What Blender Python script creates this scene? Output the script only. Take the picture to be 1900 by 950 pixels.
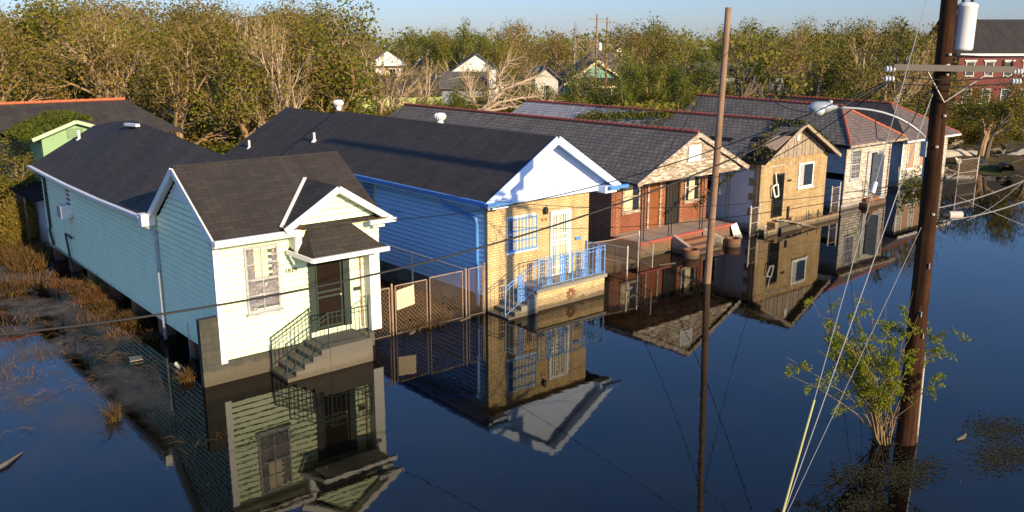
import bpy, math, random
from mathutils import Vector, Matrix
R = random.Random(7)
rad = math.radians
for o in list(bpy.data.objects): bpy.data.objects.remove(o)
S = bpy.context.scene
COL = S.collection
# ---------------------------------------------------------------- camera, sky, sun
TH, PIT, CAMH = rad(49.707), rad(13.729), 9.0
FW = Vector((math.cos(TH)*math.cos(PIT), math.sin(TH)*math.cos(PIT), -math.sin(PIT)))
RT = Vector((math.sin(TH), -math.cos(TH), 0)); UP = RT.cross(FW)
cd = bpy.data.cameras.new('camera'); cam = bpy.data.objects.new('camera', cd); COL.objects.link(cam)
m = Matrix((RT, UP, -FW)).transposed().to_4x4(); m.translation = (0, 0, CAMH); cam.matrix_world = m
cd.sensor_width = 36; cd.lens = 30.79; cd.clip_start = .1; cd.clip_end = 3000
S.camera = cam
SUN = Vector((-.004, 1, -.335)).normalized()
w = bpy.data.worlds.new('World'); S.world = w; w.use_nodes = True
nt = w.node_tree; bg = nt.nodes['Background']
sky = nt.nodes.new('ShaderNodeTexSky'); sky.sky_type = 'NISHITA'; sky.sun_disc = False
sky.sun_elevation = rad(18.5); sky.sun_rotation = rad(180); sky.altitude = 0; sky.air_density = 1.0; sky.dust_density = .25; sky.ozone_density = 3.5
tint = nt.nodes.new('ShaderNodeMix'); tint.data_type = 'RGBA'; tint.blend_type = 'MULTIPLY'; tint.inputs[0].default_value = 1; tint.inputs[7].default_value = (.86, .95, 1.16, 1)
tcw = nt.nodes.new('ShaderNodeTexCoord'); spw = nt.nodes.new('ShaderNodeSeparateXYZ'); nt.links.new(tcw.outputs['Generated'], spw.inputs[0])
rpw = nt.nodes.new('ShaderNodeValToRGB'); ew = rpw.color_ramp.elements; ew[0].position = 0; ew[0].color = (.34,.37,.54,1); ew[1].position = .45; ew[1].color = (.80,.93,1.12,1)
nt.links.new(spw.outputs[2], rpw.inputs[0]); nt.links.new(rpw.outputs[0], tint.inputs[7])
nt.links.new(sky.outputs[0], tint.inputs[6]); nt.links.new(tint.outputs[2], bg.inputs[0]); bg.inputs[1].default_value = .165
sl = bpy.data.lights.new('sun', 'SUN'); so = bpy.data.objects.new('sun', sl); COL.objects.link(so)
sl.energy = 5.0; sl.angle = rad(.6); sl.color = (1, .78, .46)
so.rotation_euler = SUN.to_track_quat('-Z', 'Y').to_euler(); so.location = (0, -20, 30)
S.view_settings.view_transform = 'Standard'; S.view_settings.look = 'None'
S.view_settings.exposure = .62; S.view_settings.gamma = 1; S.view_settings.use_curve_mapping = False
S.render.engine = 'CYCLES'; S.cycles.max_bounces = 6; S.cycles.transparent_max_bounces = 16

# ---------------------------------------------------------------- mesh helpers
OFF = {}
def tag(o, label=None, cat=None, group=None, kind=None):
    if label: o['label'] = label
    if cat: o['category'] = cat
    if group: o['group'] = group
    if kind: o['kind'] = kind
    return o
def empty(name, loc, label, cat, group=None):
    o = bpy.data.objects.new(name, None); COL.objects.link(o); o.location = loc; o.empty_display_size = .3
    OFF[o.name] = Vector(loc); return tag(o, label, cat, group)
class MB:
    def __init__(s): s.v = []; s.f = []; s.smooth = False
    def face(s, pts):
        n = len(s.v); s.v += [tuple(p) for p in pts]; s.f.append(tuple(range(n, n+len(pts)))); return s
    def hexa(s, a, b):   # bottom ring a, top ring b (same count)
        n = len(s.v); k = len(a); s.v += [tuple(p) for p in a] + [tuple(p) for p in b]
        s.f.append(tuple(range(n+k-1, n-1, -1))); s.f.append(tuple(range(n+k, n+2*k)))
        for i in range(k):
            j = (i+1) % k; s.f.append((n+i, n+j, n+k+j, n+k+i))
        return s
    def box(s, x0, x1, y0, y1, z0, z1):
        if x0 > x1: x0, x1 = x1, x0
        if y0 > y1: y0, y1 = y1, y0
        return s.hexa([(x0,y0,z0),(x1,y0,z0),(x1,y1,z0),(x0,y1,z0)], [(x0,y0,z1),(x1,y0,z1),(x1,y1,z1),(x0,y1,z1)])
    def tbox(s, T, a0, a1, o0, o1, z0, z1):  # box in wall space: along, outward, up
        c = lambda a, o, z: T(a, o, z)
        return s.hexa([c(a0,o1,z0), c(a1,o1,z0), c(a1,o0,z0), c(a0,o0,z0)], [c(a0,o1,z1), c(a1,o1,z1), c(a1,o0,z1), c(a0,o0,z1)])
    def bar(s, p, q, w, h=None, up=(0,0,1)):
        p = Vector(p); q = Vector(q); h = h or w; d = (q-p)
        if d.length < 1e-6: return s
        d.normalize(); u = Vector(up)
        if abs(d.dot(u)) > .97: u = Vector((1,0,0))
        a = d.cross(u).normalized()*w/2; b = a.cross(d).normalized()*h/2
        return s.hexa([p-a-b, p+a-b, p+a+b, p-a+b], [q-a-b, q+a-b, q+a+b, q-a+b])
    def tube(s, path, r, n=8, cap=True):
        path = [Vector(p) for p in path]; k = len(path); rs = r if isinstance(r, (list, tuple)) else [r]*k
        base = len(s.v); ref = None
        for i, p in enumerate(path):
            d = (path[min(i+1, k-1)] - path[max(i-1, 0)]).normalized()
            if ref is None:
                ref = Vector((0,0,1)) if abs(d.z) < .9 else Vector((1,0,0))
            a = (ref - d*ref.dot(d)).normalized(); ref = a; b = d.cross(a)
            for j in range(n):
                t = 2*math.pi*j/n; s.v.append(tuple(p + (a*math.cos(t) + b*math.sin(t))*rs[i]))
        for i in range(k-1):
            for j in range(n):
                j2 = (j+1) % n; s.f.append((base+i*n+j, base+i*n+j2, base+(i+1)*n+j2, base+(i+1)*n+j))
        if cap and n > 2:
            s.f.append(tuple(base+j for j in range(n-1, -1, -1))); s.f.append(tuple(base+(k-1)*n+j for j in range(n)))
        return s
    def lathe(s, c, prof, n=16):  # prof list of (r, z)
        c = Vector(c); base = len(s.v)
        for r, z in prof:
            for j in range(n):
                t = 2*math.pi*j/n; s.v.append((c.x+r*math.cos(t), c.y+r*math.sin(t), c.z+z))
        for i in range(len(prof)-1):
            for j in range(n):
                j2 = (j+1) % n; s.f.append((base+i*n+j, base+i*n+j2, base+(i+1)*n+j2, base+(i+1)*n+j))
        s.f.append(tuple(base+j for j in range(n-1, -1, -1))); k = len(prof)-1; s.f.append(tuple(base+k*n+j for j in range(n)))
        return s
    def slab(s, pts, th=.09):   # top polygon extruded straight down
        pts = [Vector(p) for p in pts]
        return s.hexa([p - Vector((0,0,th)) for p in pts], pts)
    def siding(s, T, poly, bh=.17, lap=.035, gap=.028):   # lapped boards over a convex polygon [(a,z)]
        z0 = min(p[1] for p in poly); z1 = max(p[1] for p in poly); k = 0; z = z0
        def clip(P, zc, keep):
            out = []
            for i in range(len(P)):
                a, b = P[i], P[(i+1) % len(P)]; ia = (a[1]-zc)*keep >= -1e-9; ib = (b[1]-zc)*keep >= -1e-9
                if ia: out.append(a)
                if ia != ib:
                    t = (zc-a[1])/(b[1]-a[1]); out.append((a[0]+(b[0]-a[0])*t, zc))
            return out
        while z < z1-1e-4:
            zt = min(z+bh, z1); gz = min(z+gap, zt-.01); P = clip(clip(poly, gz, 1), zt, -1)
            if len(P) > 2:
                s.face([T(a, .004+lap*(z+bh-zz)/bh, zz) for a, zz in P])
                low = sorted([a for a, zz in P if abs(zz-gz) < 1e-5])
                if len(low) >= 2:
                    s.face([T(low[0], -.02, gz), T(low[-1], -.02, gz), T(low[-1], lap, gz), T(low[0], lap, gz)][::-1]); s.face([T(low[0], -.02, z-.001), T(low[-1], -.02, z-.001), T(low[-1], -.02, gz), T(low[0], -.02, gz)])
            z = zt
        return s
    def build(s, name, mat, parent=None, smooth=False):
        off = OFF.get(parent.name, Vector((0,0,0))) if parent else Vector((0,0,0))
        me = bpy.data.meshes.new(name); me.from_pydata([tuple(Vector(p)-off) for p in s.v], [], s.f)
        uv = me.uv_layers.new(name='UVMap'); d = uv.data
        vv = [Vector(p) for p in s.v]
        for p in me.polygons:
            n = p.normal
            if abs(n.z) > .985 or n.length < .5: t = Vector((1,0,0)); b = Vector((0,1,0))
            else:
                t = Vector((-n.y, n.x, 0)).normalized(); b = n.cross(t)
            for li, vi in zip(p.loop_indices, p.vertices):
                d[li].uv = (vv[vi].dot(t), vv[vi].dot(b))
        me.materials.append(mat)
        if smooth or s.smooth: me.shade_smooth()
        o = bpy.data.objects.new(name, me); COL.objects.link(o)
        if parent: o.parent = parent; OFF[o.name] = off
        return o
def Tfront(y): return lambda a, o, z: Vector((a, y-o, z))
def Tleft(x): return lambda a, o, z: Vector((x-o, a, z))
def Tright(x): return lambda a, o, z: Vector((x+o, a, z))
def Tback(y): return lambda a, o, z: Vector((a, y+o, z))
def copy_tree(o, parent=None):
    c = o.copy(); COL.objects.link(c)
    if parent: c.parent = parent
    for ch in list(o.children): copy_tree(ch, c)
    return c

# ---------------------------------------------------------------- materials
def newmat(name):
    mt = bpy.data.materials.new(name); mt.use_nodes = True; n = mt.node_tree
    return mt, n, n.nodes['Principled BSDF'], n.nodes, n.links
def ramp(N, cols, pos=None, interp='LINEAR'):
    r = N.new('ShaderNodeValToRGB'); e = r.color_ramp; e.interpolation = interp
    pos = pos or [i/(len(cols)-1) for i in range(len(cols))]
    while len(e.elements) < len(cols): e.elements.new(.5)
    for i, (c, p) in enumerate(zip(cols, pos)):
        e.elements[i].position = p; e.elements[i].color = (c[0], c[1], c[2], 1) if not isinstance(c, (int, float)) else (c, c, c, 1)
    return r
def mixc(N, L, fac, a, b, mode='MIX'):
    x = N.new('ShaderNodeMix'); x.data_type = 'RGBA'; x.blend_type = mode
    for k, val in ((0, fac), (6, a), (7, b)):
        if hasattr(val, 'is_linked') or hasattr(val, 'links'): L.new(val, x.inputs[k])
        elif isinstance(val, (int, float)): x.inputs[k].default_value = val
        else: x.inputs[k].default_value = (val[0], val[1], val[2], 1)
    return x.outputs[2]
def noise(N, L, vec, scale, detail=4, rough=.6, sc=None):
    n = N.new('ShaderNodeTexNoise'); n.inputs['Scale'].default_value = scale; n.inputs['Detail'].default_value = detail; n.inputs['Roughness'].default_value = rough
    if sc:
        mp = N.new('ShaderNodeMapping'); mp.inputs['Scale'].default_value = sc; L.new(vec, mp.inputs['Vector']); vec = mp.outputs[0]
    L.new(vec, n.inputs['Vector']); return n.outputs[0]
def coords(N): t = N.new('ShaderNodeTexCoord'); return t
def geo_pos(N): return N.new('ShaderNodeNewGeometry').outputs['Position']
def bump(N, L, b, h, strength=.4, dist=.02):
    x = N.new('ShaderNodeBump'); x.inputs['Strength'].default_value = strength; x.inputs['Distance'].default_value = dist
    L.new(h, x.inputs['Height']); L.new(x.outputs[0], b.inputs['Normal'])
def wetband(N, L, c, p, top=.10):
    sx = N.new('ShaderNodeSeparateXYZ'); L.new(p, sx.inputs[0]); f = noise(N, L, p, 3.5, 4, .7)
    ad = N.new('ShaderNodeMath'); ad.operation = 'MULTIPLY_ADD'; L.new(f, ad.inputs[0]); ad.inputs[1].default_value = -.35; L.new(sx.outputs[2], ad.inputs[2])
    mr = N.new('ShaderNodeMapRange'); L.new(ad.outputs[0], mr.inputs[0]); mr.inputs[1].default_value = top-.16; mr.inputs[2].default_value = top-.08; mr.inputs[3].default_value = .8; mr.inputs[4].default_value = 0
    c = mixc(N, L, mr.outputs[0], c, (.035,.028,.018))
    m2 = N.new('ShaderNodeMapRange'); L.new(ad.outputs[0], m2.inputs[0]); m2.inputs[1].default_value = top+.12; m2.inputs[2].default_value = top+.17; m2.inputs[3].default_value = .45; m2.inputs[4].default_value = 0
    return mixc(N, L, m2.outputs[0], c, (.13,.105,.07))
def paint(name, col, rough=.6, dirt=.25, dirtcol=(.12,.10,.07), stain=None, peel=0, peelcol=(.22,.19,.16), metallic=0, sc=1.0):
    """painted or plain surface with worn patches, drips; stain = flood line height"""
    mt, n, b, N, L = newmat(name); p = geo_pos(N)
    f = noise(N, L, p, 1.3*sc, 5, .65); r = ramp(N, [0, 1], [.35, .8]); L.new(f, r.inputs[0])
    f2 = noise(N, L, p, 6*sc, 4, .7, (1, 1, .12)); r2 = ramp(N, [0, 1], [.45, .85]); L.new(f2, r2.inputs[0])
    mm = N.new('ShaderNodeMath'); mm.operation = 'MAXIMUM'; L.new(r.outputs[0], mm.inputs[0]); L.new(r2.outputs[0], mm.inputs[1])
    m2 = N.new('ShaderNodeMath'); m2.operation = 'MULTIPLY'; L.new(mm.outputs[0], m2.inputs[0]); m2.inputs[1].default_value = dirt
    c = mixc(N, L, m2.outputs[0], col, dirtcol)
    if peel:
        f3 = noise(N, L, p, 5*sc, 6, .75, (.6, .6, 3)); r3 = ramp(N, [0, 1], [.62-peel*.35, .66-peel*.3]); L.new(f3, r3.inputs[0])
        c = mixc(N, L, r3.outputs[0], c, peelcol)
    if stain:
        sx = N.new('ShaderNodeSeparateXYZ'); L.new(p, sx.inputs[0])
        f4 = noise(N, L, p, 2.5, 5, .7)
        ad = N.new('ShaderNodeMath'); ad.operation = 'MULTIPLY_ADD'; L.new(f4, ad.inputs[0]); ad.inputs[1].default_value = .9; L.new(sx.outputs[2], ad.inputs[2])
        mr = N.new('ShaderNodeMapRange'); L.new(ad.outputs[0], mr.inputs[0]); mr.inputs[1].default_value = stain+.15; mr.inputs[2].default_value = stain+.75; mr.inputs[3].default_value = .6; mr.inputs[4].default_value = 0
        c = mixc(N, L, mr.outputs[0], c, (.16,.13,.09))
    c = wetband(N, L, c, p)
    L.new(c, b.inputs['Base Color']); b.inputs['Roughness'].default_value = rough; b.inputs['Metallic'].default_value = metallic
    bump(N, L, b, noise(N, L, p, 30*sc, 3), .15, .01)
    return mt
def bricks(name, c1, c2, mortar, bw=.21, bh=.075, ms=.012, bmp=.5, var=.3, rough=.85, sq=.5, off=.5, grime=None, vcol=(.5,.5,.5), msm=.1):
    mt, n, b, N, L = newmat(name); tc = coords(N); p = geo_pos(N)
    br = N.new('ShaderNodeTexBrick'); L.new(tc.outputs['UV'], br.inputs['Vector'])
    br.inputs['Scale'].default_value = 1; br.inputs['Brick Width'].default_value = bw; br.inputs['Row Height'].default_value = bh
    br.inputs['Mortar Size'].default_value = ms; br.inputs['Mortar Smooth'].default_value = msm; br.offset = off
    for k, cc in ((1, c1), (2, c2), (3, mortar)): br.inputs[k].default_value = (*cc, 1)
    f = noise(N, L, p, .9, 5, .65); r = ramp(N, [0, 1], [.3, .75]); L.new(f, r.inputs[0])
    mv = N.new('ShaderNodeMath'); mv.operation = 'MULTIPLY'; L.new(r.outputs[0], mv.inputs[0]); mv.inputs[1].default_value = var
    c = mixc(N, L, mv.outputs[0], br.outputs[0], vcol)
    hv = noise(N, L, p, 22, 3); c = mixc(N, L, .35, c, mixc(N, L, 1, c, hv, 'MULTIPLY'))
    if grime:
        sx = N.new('ShaderNodeSeparateXYZ'); L.new(p, sx.inputs[0]); f4 = noise(N, L, p, 2.5, 5, .7)
        ad = N.new('ShaderNodeMath'); ad.operation = 'MULTIPLY_ADD'; L.new(f4, ad.inputs[0]); ad.inputs[1].default_value = .7; L.new(sx.outputs[2], ad.inputs[2])
        mr = N.new('ShaderNodeMapRange'); L.new(ad.outputs[0], mr.inputs[0]); mr.inputs[1].default_value = grime+.1; mr.inputs[2].default_value = grime+.7; mr.inputs[3].default_value = .55; mr.inputs[4].default_value = 0
        c = mixc(N, L, mr.outputs[0], c, (.12,.085,.05))
    st = noise(N, L, tc.outputs['UV'], 1.0, 5, .7, (2.2,.22,1)); rs = ramp(N, [.72, 1.18], [.3, .7]); L.new(st, rs.inputs[0])
    c = mixc(N, L, 1, c, rs.outputs[0], 'MULTIPLY'); c = wetband(N, L, c, p)
    L.new(c, b.inputs['Base Color']); b.inputs['Roughness'].default_value = rough; b.inputs['Specular IOR Level'].default_value = .3
    inv = N.new('ShaderNodeMath'); inv.operation = 'SUBTRACT'; inv.inputs[0].default_value = 1; L.new(br.outputs[1], inv.inputs[1])
    bump(N, L, b, inv.outputs[0], bmp, .012)
    return mt
def plain(name, col, rough=.5, metallic=0, var=.0, spec=.5):
    mt, n, b, N, L = newmat(name)
    b.inputs['Roughness'].default_value = rough; b.inputs['Metallic'].default_value = metallic; b.inputs['Specular IOR Level'].default_value = spec
    p = geo_pos(N); c = mixc(N, L, noise(N, L, p, 3, 5, .7), tuple(x*(1-var) for x in col), tuple(min(1, x*(1+var)) for x in col)); L.new(c, b.inputs['Base Color'])
    return mt
def leafmat(name, cols, trans=.35):
    mt, n, b, N, L = newmat(name)
    g = N.new('ShaderNodeNewGeometry'); r = ramp(N, cols); L.new(g.outputs['Random Per Island'], r.inputs[0])
    oi = N.new('ShaderNodeObjectInfo'); hs = N.new('ShaderNodeHueSaturation'); L.new(r.outputs[0], hs.inputs['Color'])
    mr = N.new('ShaderNodeMapRange'); L.new(oi.outputs['Random'], mr.inputs[0]); mr.inputs[3].default_value = .7; mr.inputs[4].default_value = 1.35; L.new(mr.outputs[0], hs.inputs['Value'])
    mh = N.new('ShaderNodeMapRange'); L.new(oi.outputs['Random'], mh.inputs[0]); mh.inputs[3].default_value = .515; mh.inputs[4].default_value = .485; L.new(mh.outputs[0], hs.inputs['Hue'])
    L.new(hs.outputs[0], b.inputs['Base Color']); b.inputs['Roughness'].default_value = .75; b.inputs['Specular IOR Level'].default_value = .1
    tr = N.new('ShaderNodeBsdfTranslucent'); L.new(hs.outputs[0], tr.inputs[0]); ms = N.new('ShaderNodeMixShader'); ms.inputs[0].default_value = trans
    L.new(b.outputs[0], ms.inputs[1]); L.new(tr.outputs[0], ms.inputs[2]); L.new(ms.outputs[0], N['Material Output'].inputs[0])
    return mt
def glass(name, col=(.02,.025,.03), rough=.08):
    mt, n, b, N, L = newmat(name); b.inputs['Base Color'].default_value = (*col, 1); b.inputs['Roughness'].default_value = rough
    b.inputs['Specular IOR Level'].default_value = .9; return mt

M = {}
M['mint'] = paint('mint_siding', (.76,.86,.58), .6, .30, (.33,.40,.30), stain=.5)
M['white'] = paint('white_trim', (.80,.79,.74), .5, .18, (.35,.30,.24))
M['dullwhite'] = paint('dull_white_paint', (.48,.46,.42), .6, .3)
M['whitemetal'] = paint('white_metal', (.75,.75,.74), .4, .25, (.35,.30,.25))
M['offwhite'] = paint('weathered_white', (.66,.62,.54), .75, .6, (.20,.15,.10), peel=.5, peelcol=(.24,.17,.11))
M['white5'] = paint('aged_white_boards', (.68,.63,.55), .75, .45, (.22,.18,.14), peel=.5, peelcol=(.34,.30,.25), stain=.1)
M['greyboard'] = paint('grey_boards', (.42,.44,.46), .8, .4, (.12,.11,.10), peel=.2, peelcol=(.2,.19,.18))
M['greyblock'] = paint('grey_render', (.78,.79,.80), .85, .3, (.3,.29,.28), stain=.45)
M['blueside'] = paint('blue_siding', (.42,.63,.88), .6, .25, (.25,.38,.55), stain=.3)
M['bluetrim'] = paint('blue_trim', (.08,.25,.60), .4, .12, (.1,.1,.2))
M['paleblue'] = paint('pale_blue_soffit', (.50,.66,.90), .5, .08, (.3,.4,.6))
M['paleblue2'] = paint('pale_blue_white', (.58,.70,.92), .5, .06, (.4,.5,.7))
M['bluerail'] = paint('blue_iron', (.16,.36,.74), .45, .12, (.1,.1,.2))
M['iron'] = plain('dark_iron', (.035,.04,.035), .5, .5, .2)
M['greeniron'] = plain('dark_green_iron', (.03,.05,.045), .5, .4, .2)
M['rust'] = paint('rusty_steel', (.34,.26,.20), .7, .7, (.28,.11,.04), metallic=.1, sc=3)
M['rustlight'] = paint('bright_rusty_wire', (.40,.27,.17), .6, .5, (.22,.09,.03), sc=3)
M['deadweed'] = leafmat('dark_dead_weed', [(.05,.025,.01), (.10,.055,.02), (.16,.09,.03), (.03,.02,.01)], .2)
M['galv'] = paint('galvanised_steel', (.50,.48,.44), .5, .5, (.35,.20,.10), metallic=.3, sc=3)
M['shA'] = bricks('charcoal_shingles', (.038,.032,.030), (.056,.048,.043), (.020,.018,.018), .40, .14, .008, .4, .5, .9, vcol=(.062,.055,.052))
M['shB'] = bricks('brown_charcoal_shingles', (.036,.030,.026), (.054,.045,.038), (.022,.019,.017), .42, .14, .008, .4, .4, .9, vcol=(.060,.050,.042))
M['shC'] = bricks('weathered_grey_slates', (.15,.13,.112), (.23,.20,.17), (.035,.03,.025), .30, .27, .022, .8, .45, .9, vcol=(.13,.115,.10))
M['shD'] = bricks('pale_slates', (.50,.49,.50), (.38,.37,.38), (.10,.10,.10), .30, .27, .02, .8, .3, .9, vcol=(.35,.33,.33))
M['shE'] = bricks('reddish_grey_shingles', (.16,.12,.11), (.22,.18,.17), (.06,.04,.04), .30, .2, .015, .6, .4, .9, vcol=(.12,.09,.08))
M['tan'] = bricks('tan_brick', (.84,.63,.34), (.70,.50,.25), (.46,.33,.18), .26, .088, .015, .5, .2, .85, grime=.05, vcol=(.45,.30,.12))
M['tan4'] = bricks('gold_brick', (.60,.45,.24), (.46,.32,.16), (.36,.26,.15), .30, .11, .013, .4, .5, .85, grime=.08, vcol=(.38,.22,.08))
M['red'] = bricks('red_brick', (.34,.07,.025), (.19,.04,.015), (.42,.28,.18), .25, .09, .013, .5, .2, .85, grime=.55, vcol=(.22,.08,.04))
M['redflat'] = bricks('dark_red_brick', (.32,.09,.045), (.22,.065,.03), (.30,.14,.08), .24, .09, .012, .4, .25, .85, vcol=(.25,.1,.06))
M['redpaint'] = paint('red_painted_edge', (.34,.07,.05), .6, .3, (.2,.1,.08))
M['concrete'] = paint('concrete', (.26,.245,.215), .85, .4, (.12,.10,.08), sc=2)
M['concstain'] = paint('stained_concrete', (.105,.095,.078), .85, .5, (.07,.06,.05), sc=2)
M['concdark'] = bricks('dark_concrete_block', (.065,.064,.052), (.050,.050,.042), (.035,.033,.03), .40, .20, .01, .3, .5, .9, vcol=(.10,.095,.075))
M['porchfloor'] = paint('porch_concrete', (.36,.28,.22), .8, .4, (.2,.12,.09), sc=2)
M['terracotta'] = paint('red_ridge_tile', (.36,.075,.04), .7, .4, (.15,.07,.05), sc=4)
M['terraorange'] = paint('orange_ridge_tile', (.48,.11,.04), .7, .3, (.3,.1,.05), sc=4)
M['wood'] = paint('bare_boards', (.30,.22,.15), .85, .6, (.10,.07,.05), peel=.3, peelcol=(.45,.40,.33), sc=2)
M['wooddoor'] = paint('varnished_wood', (.24,.075,.02), .5, .6, (.07,.03,.01), sc=2)
M['darkwood'] = paint('dark_brown_door', (.020,.012,.009), .75, .4, (.01,.02,.012), sc=2)
M['doorgreen'] = paint('dark_green_frame', (.014,.030,.023), .6, .3, (.02,.015,.015))
M['pole'] = None
M['glass'] = glass('window_glass'); M['glassgrey'] = glass('dull_glass', (.10,.10,.095), .25)
M['void'] = plain('dark_interior', (.006,.005,.005), .9, 0, .1, .1)
M['curtain'] = plain('cream_curtain', (.62,.55,.38), .9, 0, .15, .1)
M['brownboard'] = paint('plywood_board', (.38,.20,.10), .8, .3, (.2,.1,.05))
M['darkhole'] = plain('bare_roof_felt', (.015,.013,.012), .95, 0, .3, .1)
M['ply'] = paint('bare_sheathing', (.50,.34,.20), .85, .4, (.25,.15,.08))
M['black'] = plain('black_cable', (.012,.012,.012), .6, 0, .1)
M['greycable'] = plain('grey_cable', (.20,.19,.18), .6, 0, .1)
M['guywire'] = plain('steel_strand', (.33,.33,.32), .5, .3, .2)
M['porcelain'] = plain('grey_porcelain', (.55,.56,.58), .25, 0, .1)
M['brownporc'] = plain('dark_insulator', (.05,.02,.015), .25, 0, .1)
M['lamp'] = plain('pale_grey_enamel', (.30,.34,.37), .35, .1, .06)
M['yellow'] = plain('yellow_plastic', (.42,.40,.14), .5, 0, .1)
M['moss'] = leafmat('green_moss', [(.06,.07,.018), (.10,.10,.025), (.07,.045,.015)], .1)
M['bark'] = paint('brown_bark', (.34,.22,.12), .9, .5, (.06,.045,.03), sc=3)
M['palebark'] = paint('pale_bark', (.48,.36,.24), .85, .4, (.16,.12,.08), sc=3)
M['darkbark'] = paint('dark_bark', (.13,.10,.075), .9, .4, (.03,.025,.02), sc=3)
M['leafG'] = leafmat('olive_green_leaves', [(.085,.105,.014), (.15,.16,.02), (.21,.19,.028), (.20,.14,.03)])
M['leafB'] = leafmat('brown_olive_leaves', [(.15,.12,.022), (.22,.16,.032), (.25,.17,.04), (.13,.135,.02)])
M['leafL'] = leafmat('fresh_green_leaves', [(.09,.13,.018), (.14,.17,.02), (.19,.18,.03), (.10,.11,.02)], .45)
M['leafS'] = leafmat('yellow_green_leaves', [(.20,.26,.015), (.28,.32,.02), (.38,.34,.04), (.14,.15,.02)], .45)
M['drygrass'] = leafmat('dry_straw', [(.12,.07,.025), (.23,.14,.055), (.17,.08,.025), (.05,.035,.015)], .3)
M['duckweed'] = leafmat('sodden_weed', [(.02,.02,.01), (.035,.03,.012), (.05,.04,.015)], 0)
def polemat(name, c1, c2):
    mt, n, b, N, L = newmat(name); p = geo_pos(N)
    f = noise(N, L, p, 9, 6, .7, (1, 1, .05)); r = ramp(N, [c1, c2, tuple(x*1.5 for x in c2)], [.3, .6, .9]); L.new(f, r.inputs[0])
    f2 = noise(N, L, p, 1.2, 3, .6); c = mixc(N, L, f2, r.outputs[0], tuple(x*.5 for x in c1)); L.new(c, b.inputs['Base Color']); b.inputs['Roughness'].default_value = .95; b.inputs['Specular IOR Level'].default_value = .12
    bump(N, L, b, f, 1.0, .03); return mt
M['pole'] = polemat('creosoted_pole', (.014,.008,.006), (.11,.045,.02))
M['pole2'] = polemat('weathered_pole', (.24,.15,.10), (.40,.26,.17))

# ---------------------------------------------------------------- water and ground
def water_mat():
    mt, n, b, N, L = newmat('flood_water'); p = geo_pos(N)
    b.inputs['Roughness'].default_value = .008; b.inputs['IOR'].default_value = 1.33
    f = noise(N, L, p, .35, 3, .5); r = ramp(N, [(.0012,.0015,.0018), (.006,.0045,.002)], [.4,.7]); L.new(f, r.inputs[0]); L.new(r.outputs[0], b.inputs['Base Color'])
    f2 = noise(N, L, p, 2.2, 4, .55); bump(N, L, b, f2, .07, .02)
    return mt
mb = MB(); mb.face([(-150,-150,0),(170,-150,0),(170,200,0),(-150,200,0)]); tag(mb.build('water', water_mat()), 'dark still flood water filling the street', None, None, 'structure')
def gh(x, y):
    n = .12*math.sin(x*.9+1.3*math.sin(y*.7)) + .08*math.sin(y*1.7+x*.6) + .06*math.sin(2.9*x-1.1*y)
    h = -.55
    t = max(0, min(1, (y-38)/6)); h = max(h, -.55+.75*t)                       # back lots above the flood
    tx = max(0, min(1, (x-60-.35*(y-22))/6)); 
    if y > 14: h = max(h, -.55+.95*tx*max(0, min(1, (y-14)/8)))                # far bank on the right
    for a, b_ in ((13.45,17.6),(22.9,27.4)):                                   # trash strewn gaps between houses
        if a < x < b_ and y > 23.1: h = max(h, .04)
    return h + n*.6
xs = [-150,-100,-60,-30,-15] + [i*.8-8 for i in range(0,100)] + [74,80,90,100,115,130,150,180,230,320,500]
ys = [-150,-60,-20,0] + [6+i*.8 for i in range(0,70)] + [64,70,80,90,105,120,150,200,300,450,700]
mb = MB(); nx = len(xs)
for y in ys:
    for x in xs: mb.v.append((x, y, gh(x, y)))
for j in range(len(ys)-1):
    for i in range(nx-1): a = j*nx+i; mb.f.append((a, a+1, a+1+nx, a+nx))
def ground_mat():
    mt, n, b, N, L = newmat('muddy_ground'); p = geo_pos(N)
    r = ramp(N, [(.035,.026,.014), (.10,.068,.03), (.17,.115,.055)], [.3,.55,.8]); L.new(noise(N, L, p, 1.1, 7, .7), r.inputs[0])
    r2 = ramp(N, [0,1], [.5,.7]); L.new(noise(N, L, p, .25, 4, .6), r2.inputs[0])
    L.new(mixc(N, L, r2.outputs[0], r.outputs[0], (.06,.065,.015)), b.inputs['Base Color']); b.inputs['Roughness'].default_value = .95; b.inputs['Specular IOR Level'].default_value = .1
    bump(N, L, b, noise(N, L, p, 6, 6, .7), .8, .05); return mt
tag(mb.build('ground', ground_mat(), smooth=True), 'muddy brown ground rising out of the flood', None, None, 'structure')

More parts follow.
